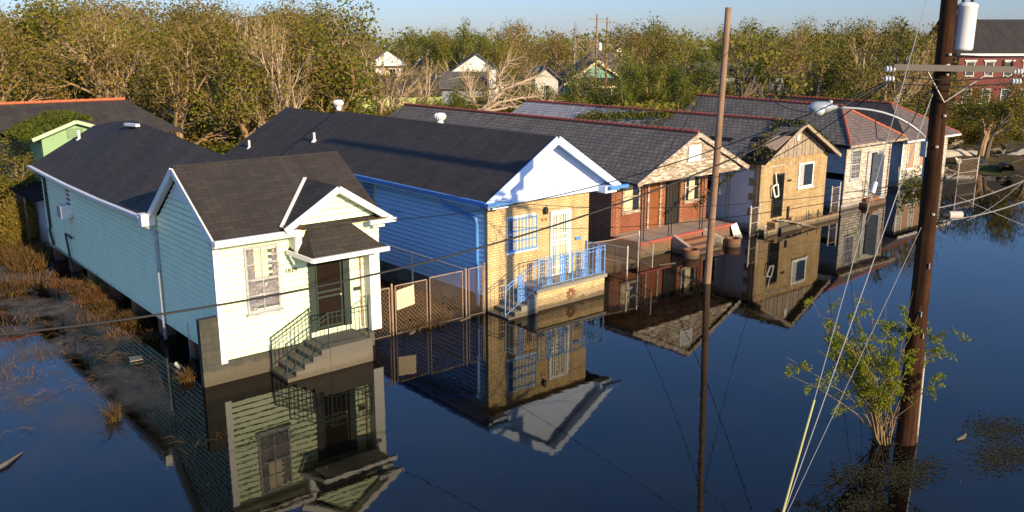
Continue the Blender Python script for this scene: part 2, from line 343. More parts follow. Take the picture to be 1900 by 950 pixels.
# ---------------------------------------------------------------- openings
def window(par, T, a0, a1, z0, z1, fm, pane, grid=(2,2), fw=.07, out=.05, curtain=None, sill=True, label=None, split=True):
    f = MB()
    f.tbox(T, a0, a0+fw, .0, out, z0, z1); f.tbox(T, a1-fw, a1, .0, out, z0, z1)
    f.tbox(T, a0+fw, a1-fw, .0, out, z1-fw, z1); f.tbox(T, a0+fw, a1-fw, .0, out, z0, z0+fw)
    fo = f.build('window', fm, par)
    if label: fo['label'] = label
    w, h = a1-a0-2*fw, z1-z0-2*fw
    g = MB()
    for i in range(1, grid[0]): a = a0+fw+w*i/grid[0]; g.tbox(T, a-.014, a+.014, .026, out-.006, z0+fw, z1-fw)
    for i in range(1, grid[1]):
        z = z0+fw+h*i/grid[1]; t = .03 if (split and i*2 == grid[1]) else .014
        g.tbox(T, a0+fw, a1-fw, .0265, out-.004, z-t, z+t)
    if g.v: g.build('sash', fm, fo)
    p = MB(); p.tbox(T, a0+fw*.5, a1-fw*.5, -.02, .022, z0+fw*.5, z1-fw*.5); p.build('pane', pane, fo)
    if sill: s = MB(); s.tbox(T, a0-.05, a1+.05, .0, out+.05, z0-.06, z0-.002); s.build('sill', fm, fo)
    if curtain:
        c = MB(); k = 14; xs_ = [a0+fw + (w)*curtain[0] + w*(curtain[1]-curtain[0])*i/k for i in range(k+1)]
        for i in range(k):
            o0, o1 = (.026, .034) if i % 2 else (.034, .026)
            c.face([T(xs_[i], o0, z0+fw+.02), T(xs_[i+1], o1, z0+fw+.02), T(xs_[i+1], o1, z1-fw), T(xs_[i], o0, z1-fw)])
        c.build('curtain', curtain[2], fo)
    return fo
def text_obj(body, size, loc, rot, mat, parent, name='house_number', ext=.006):
    cu = bpy.data.curves.new(name, 'FONT'); cu.body = body; cu.size = size; cu.extrude = ext
    t = bpy.data.objects.new('tmp_text', cu); COL.objects.link(t)
    bpy.context.view_layer.update()
    me = bpy.data.meshes.new_from_object(t.evaluated_get(bpy.context.evaluated_depsgraph_get()))
    bpy.data.objects.remove(t); me.materials.clear(); me.materials.append(mat)
    o = bpy.data.objects.new(name, me); COL.objects.link(o); o.parent = parent
    o.location = Vector(loc)-OFF[parent.name]; o.rotation_euler = rot; return o
def roof(par, name, pts_list, mat, th=.08):
    r = MB()
    for p in pts_list: r.slab(p, th)
    return r.build(name, mat, par)
def ridge_tiles(par, p, q, mat, step=.32, r=.085, name='ridge_tiles'):
    p, q = Vector(p), Vector(q); n = max(2, int((q-p).length/step)); b = MB()
    for i in range(n):
        a = p+(q-p)*i/n; c = p+(q-p)*((i+.96)/n)
        b.tube([a+Vector((0,0,-.01)), c+Vector((0,0,.012))], [r*.9, r*1.08], 7)
    return b.build(name, mat, par)

# ================================================================ HOUSE 1 : mint shotgun house
H = empty('shotgun_house', (8.5,22.1,0), 'mint green wooden house with dark shingle roof and gabled entry, nearest the camera at left', 'house')
y0, x0, x1 = 22.1, 8.5, 13.2
def zr(y): return 4.08+(y-21.65)*.633   # front slope
b = MB(); Tf, Tl, Tr = Tfront(y0), Tleft(x0), Tright(x1)
b.siding(Tf, [(x0,.6),(x1,.6),(x1,3.95),(x0,3.95)])
b.siding(Tl, [(y0,.6),(26.15,.6),(26.15,4.02),(24.2,5.45),(y0,4.1)])
b.siding(Tl, [(26.15,.6),(40.4,.75),(40.4,4.0),(26.15,4.0)])
b.siding(Tr, [(y0,.6),(26.15,.6),(26.15,4.02),(24.2,5.45),(y0,4.1)]); b.face([(x1,26.15,.6),(x1,40.4,.6),(x1,40.4,4),(x1,26.15,4)])
b.face([(x0,40.4,.6),(x0,40.4,4.0),(10.85,40.4,5.4),(x1,40.4,4.0),(x1,40.4,.6)])
b.face([(x0,y0,.6),(x1,y0,.6),(x1,40.4,.6),(x0,40.4,.6)][::-1])
b.build('wall', M['mint'], H)
b = MB(); b.box(8.50, x1+.01, y0-.03, y0+.2, -.6, .6); b.build('foundation_skirt', M['concdark'], H)
b = MB(); b.box(7.92, 8.496, y0-.032, y0+.17, -.6, 1.88); b.build('block_pier', M['concdark'], H)
for yy in (24.6, 27.2, 29.8, 32.4, 35, 37.6, 40.1):
    for xx in (8.75, 12.9): b = MB(); b.box(xx-.2, xx+.2, yy-.2, yy+.2, -.6, .59); b.build('foundation_pier', M['redflat'], H)
roof(H, 'roof', [[(8.32,21.62,zr(21.62)),(13.42,21.62,zr(21.62)),(13.42,24.22,5.72),(8.32,24.22,5.72)],
                 [(8.32,24.225,5.72),(13.42,24.225,5.72),(13.42,26.65,4.0),(8.32,26.65,4.0)]], M['shB'], .07)
rp = [(25.0,5.45),(28,5.62),(31.2,5.86),(35.2,6.08),(37.8,5.86),(40.75,5.5)]
rear = []
for i in range(len(rp)-1):
    (ya, za), (yb, zb) = rp[i], rp[i+1]
    la = 4.02-.12*math.sin((ya-25)/15.7*math.pi); lb = 4.02-.12*math.sin((yb-25)/15.7*math.pi)
    ya_ = ya+.001 if i else ya
    rear.append([(8.22,ya_ if i else 26.55,la),(10.85,ya_,za),(10.85,yb,zb),(8.22,yb,lb)]); rear.append([(10.852,ya_,za),(13.5,ya_,4.0),(13.5,yb,4.0),(10.852,yb,zb)])
roof(H, 'rear_roof', rear, M['shA'], .06)
b = MB()   # fascias, rakes, corner boards
b.box(8.3,10.75,21.56,21.618,3.86,4.02); b.box(8.3,10.7,21.7,22.06,3.84,3.87)
b.box(8.42,8.6,22.03,22.078,.55,3.9); b.box(8.44,8.498,22.078,22.2,.55,3.95)
b.bar((8.30,21.6,3.93),(8.30,24.2,5.57),.05,.18); b.bar((8.30,24.24,5.57),(8.30,26.66,3.86),.05,.18)
b.bar((8.40,21.9,4.03),(8.40,24.2,5.50),.16,.03); b.bar((8.40,24.24,5.50),(8.40,26.5,3.93),.16,.03)
b.box(8.05,8.45,26.4,26.75,3.70,4.05)
b.face([(8.475,23.2,4.75),(8.475,24.2,5.42),(8.475,25.05,4.75)][::-1])
b.box(12.93,13.27,21.72,22.078,.62,3.95); b.build('trim_boards', M['white'], H)
b = MB()
for i in range(len(rp)-1):
    (ya, _), (yb, _) = rp[i], rp[i+1]; la = 4.0-.12*math.sin((ya-25)/15.7*math.pi); lb = 4.0-.12*math.sin((yb-25)/15.7*math.pi)
    if i == 0: ya = 26.7; la = 3.95
    b.bar((8.16,ya,la-.05),(8.16,yb,lb-.05),.12,.11); b.bar((8.05,ya,la+.0),(8.05,yb,lb+.0),.02,.06)
b.build('gutter', M['whitemetal'], H); b = MB(); b.box(8.28,10.62,21.46,21.555,3.93,4.06); b.build('gutter', M['whitemetal'], H)
b = MB(); b.tube([(8.1,26.55,3.75),(8.3,26.45,3.6),(8.42,26.42,3.5),(8.42,26.42,.1)], .05, 8); b.build('downspout', M['greyboard'], H)
b = MB(); b.tube([(8.2,39.8,3.85),(8.42,39.7,3.6),(8.42,39.6,1.6),(8.36,39.5,1.4),(8.42,39.4,.8)], .055, 8); b.build('downspout', M['doorgreen'], H)
b = MB(); b.tube([(8.36,36.1,1.66),(8.36,36.95,1.7),(8.36,36.9,1.5),(8.40,36.7,.3)], .04, 8); b.build('drain_pipe', M['doorgreen'], H)
b = MB(); b.tube([(8.36,24.2,1.2),(8.36,24.2,.1)], .015, 6); b.tube([(8.3,24.1,.1),(8.36,24.2,.1)], .02, 6); b.build('conduit', M['galv'], H)
wd = window(H, Tl, 35.95, 36.75, 2.6, 3.85, M['white'], M['glassgrey'], (1,2))
b = MB(); b.tbox(Tl, 36.02,36.66,.05,.42,2.45,2.95); ac = b.build('air_conditioner', M['whitemetal'], H)
b = MB()
for i in range(8): b.tbox(Tl, 36.07,36.6,.422,.43,2.50+i*.052,2.52+i*.052)
b.build('grille', M['iron'], ac)
# entry pediment
PX0, PX1, PXM = 10.68, 13.27, 11.86; PY = 21.72
b = MB(); Tp = Tfront(PY); b.siding(Tp, [(PX0,3.42),(PX1,3.42),(PX1,4.02),(PXM,4.98),(PX0,4.05)]); b.siding(Tleft(PX0), [(PY,3.42),(y0,3.42),(y0,4.2),(PY,4.05)])
b.face([(PX0,PY,3.42),(PX1,PY,3.42),(PX1,y0,3.42),(PX0,y0,3.42)][::-1]); b.build('pediment', M['mint'], H)
yb_ = 21.65+(5.08-4.08)/.633
roof(H, 'entry_roof', [[(10.22,21.42,4.14),(PXM,21.42,5.13),(PXM,yb_,5.13),(10.25,21.75,4.16)], [(PXM+.002,21.42,5.13),(13.5,21.42,4.1),(13.5,21.8,4.12),(PXM+.002,yb_,5.13)]], M['shB'], .05)
b = MB(); b.bar((10.2,21.39,4.07),(PXM,21.39,5.05),.04,.17); b.bar((PXM,21.392,5.05),(13.52,21.392,4.0),.04,.17)
b.bar((10.4,21.55,4.08),(PXM,21.55,4.96),.24,.03); b.bar((PXM,21.552,4.96),(13.4,21.552,4.0),.24,.03)
b.box(10.61,10.78,21.64,21.70,3.35,4.02); b.box(10.6,10.64,21.70,22.06,3.38,4.02)
b.box(12.98,13.36,21.50,21.70,3.78,3.95); b.build('trim_boards', M['white'], H)
b = MB(); b.box(12.75,13.62,21.27,21.385,3.93,4.05); b.build('gutter', M['whitemetal'], H)
b = MB(); b.bar((10.20,21.64,4.16),(11.80,yb_+.02,5.16),.10,.02); b.build('valley_flashing', M['whitemetal'], H)
cy = 20.98   # hipped door canopy
roof(H, 'canopy', [[(10.98,PY-.02,4.0),(10.78,cy,3.34),(12.98,cy,3.34),(12.34,PY-.02,4.0)], [(10.978,PY-.02,4.0),(10.55,22.05,3.42),(10.62,21.7,3.41),(10.778,cy,3.34)], [(12.342,PY-.02,4.0),(12.982,cy,3.34),(13.02,21.7,3.36)]], M['shB'], .05)
b = MB(); b.box(10.70,13.12,cy-.10,cy-.004,3.20,3.32); b.bar((10.70,cy-.05,3.26),(10.48,22.0,3.36),.06,.12); b.box(10.8,12.9,cy+.01,21.7,3.19,3.23); b.build('gutter', M['white'], H)
# door
dr = MB(); dr.tbox(Tf, 11.12,11.3,.022,.10,.86,3.2); dr.tbox(Tf, 12.2,12.42,.022,.10,.86,3.2); dr.tbox(Tf, 11.3,12.2,.022,.10,3.05,3.2); do = dr.build('door_frame', M['doorgreen'], H)
dr = MB(); dr.tbox(Tf, 11.301,12.199,.022,.05,.86,3.045); do = dr.build('door', plain('dark_screen_door', (.014,.009,.006), .9, 0, .4, .1), H)
dr = MB()
for z_ in (.95,1.85,2.0,2.95): dr.tbox(Tf, 11.34,12.16,.051,.062,z_-.03,z_+.03)
for a_ in (11.34,12.12): dr.tbox(Tf, a_,a_+.04,.0515,.0625,.9,3.0)
dr.build('screen_frame', M['doorgreen'], do)
dr = MB(); dr.lathe((12.1,y0-.09,1.85), [(.0,-.03),(.03,-.03),(.03,.03),(.0,.03)], 8); dr.build('handle', M['galv'], do)
dr = MB(); dr.tbox(Tf, 12.55,12.82,.03,.06,1.84,1.95); mo = dr.build('mail_slot', M['doorgreen'], H)
dr = MB(); dr.tbox(Tf, 12.79,12.83,.022,.07,.7,3.3); dr.build('downspout', M['rust'], H)
text_obj('1829', .19, (10.42,y0-.035,2.74), (rad(90),0,0), M['iron'], H)
def foilmat():
    mt, n, b_, N, L = newmat('reflective_film'); p = geo_pos(N); b_.inputs['Metallic'].default_value = .85; b_.inputs['Roughness'].default_value = .22
    b_.inputs['Base Color'].default_value = (.55,.5,.45,1); bump(N, L, b_, noise(N, L, p, 7, 4, .8), 1.0, .12); return mt
fo = window(H, Tf, 9.27, 10.25, 1.78, 3.64, M['greyboard'], M['glassgrey'], (2,4), .06, .07, None, True)
b = MB(); b.tbox(Tf, 9.33,9.55,.023,.04,1.85,3.58); b.tbox(Tf, 9.56,10.18,.023,.038,1.95,2.62); b.tbox(Tf, 10.05,10.18,.0232,.041,2.7,3.5); b.build('foil_screen', foilmat(), fo)
b = MB(); b.tbox(Tf, 9.5,9.95,.0225,.030,2.75,3.5); b.build('curtain', M['curtain'], fo)
# stairs + landing
b = MB()
for i in range(5):
    zz = .10+.145*i; xx = 9.78+.265*i; b.box(xx, 11.10, 20.95+.002*i, 22.06, -.6 if i == 0 else zz-.145, zz)
b.box(11.102,12.46,20.94,22.065,-.6,.70); b.build('steps', M['concstain'], H)
def railing(par, pts, h, mat, sp=.14, post=.025, name='railing', base=0.0, panels=None):
    b = MB()
    for (p, q) in zip(pts[:-1], pts[1:]):
        p, q = Vector(p), Vector(q); n = max(1, int(round((q-p).length/sp)))
        b.bar(p+Vector((0,0,h)), q+Vector((0,0,h)), .032, .022); b.bar(p+Vector((0,0,h-.13)), q+Vector((0,0,h-.13)), .018, .018); b.bar(p+Vector((0,0,.08)), q+Vector((0,0,.08)), .02, .02)
        for i in range(1, n): a = p+(q-p)*i/n; b.bar(a+Vector((0,0,.08)), a+Vector((0,0,h)), .014)
    for p in pts: p = Vector(p); b.bar(p+Vector((0,0,base)), p+Vector((0,0,h+.03)), post*1.2)
    return b.build(name, mat, par)
railing(H, [(9.82,21.03,.10),(11.12,21.03,.72),(12.4,21.03,.70),(13.0,22.0,.70)], .97, M['greeniron'])
railing(H, [(9.85,22.0,.10),(11.05,22.0,.70)], .90, M['greeniron'])
for (p, h_) in (((9.95,39.7,5.0), .42),):
    b = MB(); b.tube([p, (p[0],p[1],p[2]+h_)], .06, 8); b.tube([(p[0]-.0,p[1],p[2]+.02),(p[0],p[1],p[2]+.06)], .14, 8); b.build('vent_pipe', M['whitemetal'], H)
b = MB(); b.bar((10.62,34.1,5.98),(10.5,35.1,5.96),.16,.10); b.build('vent_cover', M['white'], H)

# ================================================================ HOUSE 2 : blue siding, tan brick front
H = empty('brick_front_house', (18,22.4,0), 'narrow house with tan brick front, pale blue gable and blue side walls', 'house')
x0, x1, y0 = 17.95, 22.7, 22.42
Tf, Tl, Tr = Tfront(y0), Tleft(x0), Tright(x1)
b = MB(); b.siding(Tl, [(y0+.16,.53),(41.5,.53),(41.5,3.9),(y0+.16,3.9)]); b.siding(Tr, [(y0+.16,.53),(41.5,.53),(41.5,3.9),(y0+.16,3.9)])
b.face([(x0,41.5,.5),(x0,41.5,3.9),(20.35,41.5,5.5),(x1,41.5,3.9),(x1,41.5,.5)]); b.face([(x0,y0+.2,.53),(x1,y0+.2,.53),(x1,41.5,.53),(x0,41.5,.53)][::-1]); b.build('side_wall', M['blueside'], H)
b = MB(); b.box(x0-.02, x1+.02, y0, y0+.155, -.6, 3.84); b.build('front_wall', M['tan'], H)
b = MB(); b.box(18.7,20.15,y0-.05,y0-.002,1.83,1.92); b.build('brick_sill', M['tan'], H)
for yy in (25,28,31,34,37,40):
    for xx in (18.2, 22.4): b = MB(); b.box(xx-.2,xx+.2,yy-.2,yy+.2,-.6,.52); b.build('foundation_pier', M['concdark'], H)
RX, RZ, FY = 20.5, 5.88, 21.72
def hz2(x): return RZ-abs(x-RX)*.625
roof(H, 'roof', [[(17.42,FY,hz2(17.42)),(RX,FY,RZ),(RX,36.8,RZ),(17.42,36.8,hz2(17.42))], [(RX+.002,FY,RZ),(23.56,FY,hz2(23.56)),(23.56,36.8,hz2(23.56)),(RX+.002,36.8,RZ)]], M['shA'], .08)
roof(H, 'rear_roof', [[(16.75,36.5,3.40),(RX,36.5,RZ-.15),(RX,42.0,RZ-.10),(16.75,42.0,3.44)], [(RX+.002,36.5,RZ-.15),(23.56,36.5,hz2(23.56)-.15),(23.56,42,hz2(23.56)-.14),(RX+.002,42,RZ-.1)]], M['shA'], .06)
b = MB(); b.bar((16.7,36.6,3.34),(16.7,42,3.38),.05,.14); b.build('rear_fascia', M['bluetrim'], H)
b = MB(); b.box(17.3,18.0,37.0,41.4,-.3,3.68); b.build('rear_lean_to', M['blueside'], H)
# gable face
yg = 22.2
b = MB(); b.face([(17.62,yg,3.95),(23.4,yg,3.95),(23.4,yg,3.99),(RX,yg,5.79),(17.62,yg,3.99)]); b.box(17.5,23.5,yg+.002,y0+.1,3.845,3.94); b.build('gable', M['paleblue2'], H)
b = MB()
b.bar((17.36,FY+.02,hz2(17.36)-.1),(RX,FY+.02,RZ-.1),.05,.26); b.bar((RX,FY+.022,RZ-.1),(23.62,FY+.022,hz2(23.62)-.1),.05,.26)
b.bar((17.6,FY+.26,hz2(17.6)-.12),(RX,FY+.26,RZ-.12),.42,.03); b.bar((RX,FY+.262,RZ-.12),(23.45,FY+.262,hz2(23.45)-.12),.42,.03)
b.box(18.3,23.3,yg-.06,yg-.004,3.72,4.0); b.box(17.62,18.3,FY+.05,yg-.01,3.70,3.92); b.box(22.9,23.5,FY+.05,yg-.01,3.66,3.92); b.build('gable_trim', M['paleblue2'], H)
b = MB(); b.box(17.44,17.9,22.2,36.8,3.72,3.78); b.build('soffit', M['paleblue'], H)
b = MB(); b.bar((17.36,FY,3.90),(17.36,36.8,3.90),.12,.12); b.box(17.3,18.4,FY-.13,FY-.01,3.84,3.95); b.bar((17.46,22,3.8),(17.46,36.7,3.8),.03,.18); b.build('gutter', M['bluetrim'], H)
b = MB(); b.box(23.0,23.95,FY-.13,FY-.01,3.80,3.92); b.bar((23.62,FY+.1,3.86),(23.62,36.8,3.86),.1,.1); b.build('gutter', M['bluetrim'], H)
b = MB(); b.tube([(17.42,24.35,3.82),(17.5,24.3,3.55),(17.84,23.35,3.28),(17.86,22.95,3.2),(17.86,22.9,3.0),(17.86,22.9,.15)], .065, 8); b.build('downspout', M['bluetrim'], H)
sw = window(H, Tl, 29.45, 30.35, 1.7, 3.72, M['curtain'], M['glass'], (1,2), .08)
b = MB()
for i in range(7): a = 29.5+i*.133; b.tbox(Tl, a-.012,a+.012,.09,.11,1.72,3.7)
for z_ in (1.8,2.7,3.6): b.tbox(Tl, 29.45,30.35,.085,.105,z_-.015,z_+.015)
b.build('security_bars', M['bluerail'], sw)
fw_ = window(H, Tf, 18.76, 20.08, 1.97, 3.2, M['paleblue'], M['glassgrey'], (2,2), .05, .03, (.15,1,M['curtain']), True)
b = MB()
for i in range(9): a = 18.80+i*.155; b.tbox(Tf, a-.011,a+.011,.09,.112,1.98,3.16)
for z_ in (2.0,2.35,2.7,3.1): b.tbox(Tf, 18.76,20.08,.088,.11,z_-.016,z_+.016)
b.build('security_bars', M['bluetrim'], fw_)
d = MB(); d.tbox(Tf, 20.74,20.80,.0,.09,.77,3.18); d.tbox(Tf, 21.62,21.74,.0,.09,.77,3.18); d.tbox(Tf, 20.80,21.62,.0,.09,3.1,3.18); do = d.build('door_frame', M['white'], H)
d = MB(); d.tbox(Tf, 20.80,21.62,.0,.02,.77,3.1); d2 = d.build('door', M['curtain'], H)
d = MB()
for a in (20.82,20.95,21.06,21.30,21.41,21.52): d.tbox(Tf, a-.014,a+.014,.05,.075,.8,3.08)
for z_ in (.83,1.12,1.95,2.08,2.3,3.05): d.tbox(Tf, 20.8,21.56,.048,.074,z_-.028,z_+.028)
for z_ in (1.3,1.55,1.75,2.5,2.7,2.88):
    for sx in (-1,1): d.tube([(21.18+sx*.10*math.cos(t*.8), y0-.06, z_+.10*math.sin(t*.8)) for t in range(0,8)], .011, 4)
d.tbox(Tf, 21.56,21.60,.03,.08,.8,3.08); d.tbox(Tf, 20.8,20.84,.03,.08,.8,3.08); d.build('security_grille', M['white'], d2)
b = MB(); b.lathe((20.5,y0-.1,3.12), [(.05,0),(.075,.02),(.085,.18),(.03,.26),(.0,.3)], 8); b.box(20.46,20.54,y0-.1,y0-.002,3.2,3.26); b.build('wall_lamp', M['iron'], H)
b = MB(); b.tbox(Tf, 20.36,20.45,.002,.01,2.86,2.96); b.tbox(Tf, 20.52,20.61,.002,.01,2.86,2.96); b.build('number_plates', M['redflat'], H)
b = MB(); b.tbox(Tf, 22.02,22.28,.002,.06,1.95,2.06); b.build('mail_slot', M['bluetrim'], H)
# platform + stair
b = MB(); b.box(19.3,22.6,21.42,22.415,-.6,.66); b.build('porch_base', M['tan'], H)
b = MB(); b.box(19.22,22.68,21.36,22.412,.662,.78); b.build('porch_slab', M['concrete'], H)
b = MB()
for i in range(5):
    zz = .06+.145*i; xx = 17.9+.29*i; b.box(xx, 19.215 if i else 19.21, 21.30+.003*i, 22.38, -.6 if i == 0 else zz-.145, zz)
b.build('steps', M['concrete'], H)
b = MB(); b.lathe((20.9,21.41,.36), [(0,0),(0,0)], 3); b = MB()
n_ = 16; c_ = [(20.9+(.24 if i % 2 else .16)*math.cos(2*math.pi*i/n_), .34+(.24 if i % 2 else .16)*math.sin(2*math.pi*i/n_)) for i in range(n_)]
inn = [(20.9+.07*math.cos(2*math.pi*i/n_), .34+.07*math.sin(2*math.pi*i/n_)) for i in range(n_)]
for i in range(n_):
    j = (i+1) % n_; q = [c_[i], c_[j], inn[j], inn[i]]
    b.hexa([(a, 21.419, z) for a, z in q], [(a, 21.395, z) for a, z in q])
b.build('sun_emblem', M['redflat'], H)
railing(H, [(17.86,21.42,.06),(19.33,21.42,.78),(20.95,21.42,.78),(22.58,21.42,.78),(22.58,22.36,.78)], 1.05, M['bluerail'], .2, .03)
for xc in (18.55, 19.83, 20.45, 21.55, 22.22):
    zb = .06+max(0, min(1, (xc-17.86)/1.47))*.72; b = MB()
    b.bar((xc-.12,21.40,zb+.08),(xc-.12,21.40,zb+1.0),.02); b.bar((xc+.12,21.40,zb+.08),(xc+.12,21.40,zb+1.0),.02)
    for k, zz in enumerate((.2,.42,.66,.9)):
        for sx in (-1,1):
            b.tube([(xc+sx*(.055+.04*math.cos(t*.75)), 21.40, zb+zz+.085*math.sin(t*.75)) for t in range(0,9)], .02, 4)
    b.tube([(xc,21.40,zb+.1),(xc+.03,21.40,zb+.4),(xc-.03,21.40,zb+.7),(xc,21.40,zb+1.0)], .016, 4)
    b.build('scroll_panel', M['bluerail'], H)
def turbine(par, c):
    b = MB(); b.lathe(c, [(.13,0),(.13,.16),(.10,.18),(.18,.24),(.23,.32),(.23,.40),(.16,.49),(.0,.52)], 18); t = b.build('turbine_vent', M['whitemetal'], par, True)
    b = MB()
    for i in range(18):
        a = 2*math.pi*i/18; pts = [(c[0]+r*math.cos(a+s), c[1]+r*math.sin(a+s), c[2]+z) for r, z, s in ((.19,.25,0),(.242,.33,.06),(.242,.40,.1),(.17,.49,.15))]
        b.tube(pts, .008, 4)
    b.build('fins', M['whitemetal'], t)
turbine(H, (20.75,37.1,5.86)); turbine(H, (20.72,28.9,5.74))
for (px, py, hh) in ((17.75,40.6,.42),(18.62,35.6,.4)):
    zz = hz2(px)-(.17 if py > 37 else 0)-.02; b = MB(); b.tube([(px,py,zz),(px,py,zz+hh)], .055, 8); b.lathe((px,py,zz+.0), [(.16,-.03),(.09,.08),(.05,.10)], 8); b.build('vent_pipe', M['whitemetal'], H)

# ================================================================ HOUSE 3 : red brick with porch
H = empty('red_brick_house', (27.7,24.2,0), 'red brick house with raised porch and peeling white gable', 'house')
x0, x1, y0, yp = 27.7, 34.4, 25.95, 24.2
Tf, Tl = Tfront(y0), Tleft(x0)
b = MB(); b.box(x0, x1, y0, 47, -.6, 3.35); b.build('wall', M['red'], H)
b = MB(); b.box(x0, 34.05, yp, y0-.003, -.6, .60); b.build('porch_base', M['red'], H)
b = MB(); b.box(x0-.06, 34.12, yp-.06, y0-.004, .602, .70); b.build('porch_edge', M['redpaint'], H)
b = MB(); b.box(x0+.06, 34.0, yp+.06, y0-.005, .6, .704); b.build('porch_floor', M['porchfloor'], H)
RX, RZ, ye = 31.15, 5.14, 24.05
def hz3(x): return RZ-abs(x-RX)*.475
roof(H, 'roof', [[(27.25,ye,hz3(27.25)),(RX,ye,RZ),(RX,47.2,RZ),(27.25,47.2,hz3(27.25))], [(RX+.002,ye,RZ),(34.9,ye,hz3(34.9)),(34.9,47.2,hz3(34.9)),(RX+.002,47.2,RZ)]], M['shC'], .08)
ridge_tiles(H, (RX,ye+.05,RZ+.03), (RX,47.2,RZ+.03), M['terracotta'])
b = MB(); b.siding(Tfront(yp-.02), [(27.7,3.30),(34.3,3.30),(34.3,3.5),(RX,5.02),(27.7,3.38)], .14, .02); b.face([(27.7,yp,3.28),(34.3,yp,3.28),(34.3,y0,3.28),(27.7,y0,3.28)][::-1]); b.build('gable', M['offwhite'], H)
b = MB(); b.bar((27.2,ye-.02,hz3(27.2)-.07),(RX,ye-.02,RZ-.07),.05,.2); b.bar((RX,ye-.018,RZ-.07),(34.95,ye-.018,hz3(34.95)-.07),.05,.2); b.box(27.6,34.35,yp-.10,yp-.045,3.22,3.36)
b.box(27.3,27.36,24.2,47,3.16,3.28); b.build('trim_boards', M['offwhite'], H)
b = MB(); T_ = Tfront(yp-.04); b.tbox(T_,30.55,30.61,.0,.05,3.9,4.62); b.tbox(T_,31.35,31.41,.0,.05,3.9,4.62); b.tbox(T_,30.61,31.35,.0,.05,4.56,4.62); b.tbox(T_,30.61,31.35,.0,.05,3.9,3.96)
for i in range(9): b.hexa([T_(30.61,.035,3.97+i*.066),T_(31.35,.035,3.97+i*.066),T_(31.35,.0,4.03+i*.066),T_(30.61,.0,4.03+i*.066)],[T_(30.61,.04,3.98+i*.066),T_(31.35,.04,3.98+i*.066),T_(31.35,.005,4.04+i*.066),T_(30.61,.005,4.04+i*.066)])
b.build('louvre_vent', M['whitemetal'], H)
for (a0, a1) in ((28.35,29.5),(32.65,33.75)):
    window(H, Tf, a0, a1, 1.62, 3.02, M['offwhite'], M['glass'], (1,2), .08, .06, (.05,.6,M['curtain']) if a0 < 30 else (.25,.7,M['curtain']), True)
    b = MB(); b.tbox(Tf, a0-.02, a1+.02, .001, .015, .72, 1.5); b.build('brick_infill', M['redflat'], H)
for (a0, a1, mt) in ((30.0,30.75,M['wooddoor']),(31.32,32.1,M['darkwood'])):
    d = MB(); d.tbox(Tf, a0, a0+.1,.0,.09,.705,2.9); d.tbox(Tf, a1-.1+.18, a1+.18,.0,.09,.705,2.9); d.tbox(Tf, a0+.1,a1+.08,.0,.09,2.8,2.9); d.build('door_frame', M['offwhite'] if mt is M['wooddoor'] else M['darkwood'], H)
    d = MB(); d.tbox(Tf, a0+.1,a1+.08,.0,.04,.705,2.8); do = d.build('door', mt, H)
    d = MB()
    for z_ in (.76,1.3,1.72,2.75): d.tbox(Tf, a0+.13,a1+.05,.041,.055,z_-.04,z_+.04)
    for a in (a0+.13,a1-.0): d.tbox(Tf, a,a+.05,.0415,.056,.76,2.75)
    d.build('door_rails', mt, do)
def iron_post(par, xa, xb, y, z0, z1):
    b = MB()
    for xx in (xa, xb): b.bar((xx,y,z0),(xx,y,z1),.028)
    n = 9
    for i in range(n):
        zc = z0+(z1-z0)*(i+.5)/n; b.tube([((xa+xb)/2+(xb-xa)*.4*math.cos(t*.8), y, zc+.12*math.sin(t*.8)) for t in range(0,9)], .007, 4)
    return b.build('porch_post', M['iron'], par)
for xa, xb in ((27.78,27.98),(29.62,29.82),(31.8,32.0),(33.72,33.92)): iron_post(H, xa, xb, yp+.1, .705, 3.28)
b = MB()
for i in range(3): b.box(29.95, 31.85, 23.05+.38*i, yp-.065, -.6 if i == 0 else .1+.17*(i-1), .10+.17*i)
b.build('steps', M['redflat'], H)
b = MB(); b.hexa([(29.72,23.2,-.6),(29.92,23.2,-.6),(29.92,yp-.07,-.6),(29.72,yp-.07,-.6)],[(29.72,23.2,.36),(29.92,23.2,.36),(29.92,yp-.07,.74),(29.72,yp-.07,.74)])
b.build('cheek_wall', M['porchfloor'], H); b = MB(); b.hexa([(32.3,23.4,-.6),(32.5,23.4,-.6),(32.08,yp-.07,-.6),(31.88,yp-.07,-.6)],[(32.3,23.4,.36),(32.5,23.4,.36),(32.08,yp-.07,.74),(31.88,yp-.07,.74)]); b.build('cheek_wall', M['porchfloor'], H)
for cx_, cy_ in ((29.55,22.95),(32.75,23.12)):
    b = MB(); b.lathe((cx_,cy_,-.5), [(.36,0),(.36,.86),(.26,.86),(.26,.72)], 20); b.build('round_planter', M['redflat'], H)
b = MB()
for z0_ in (.9,): b.box(27.2,27.68,44,47,-.5,3.2)
b.build('rear_bay', M['red'], H)
b = MB(); b.box(26.0,27.68,31,38,-.3,3.1); b.build('side_addition', M['greyblock'], H)
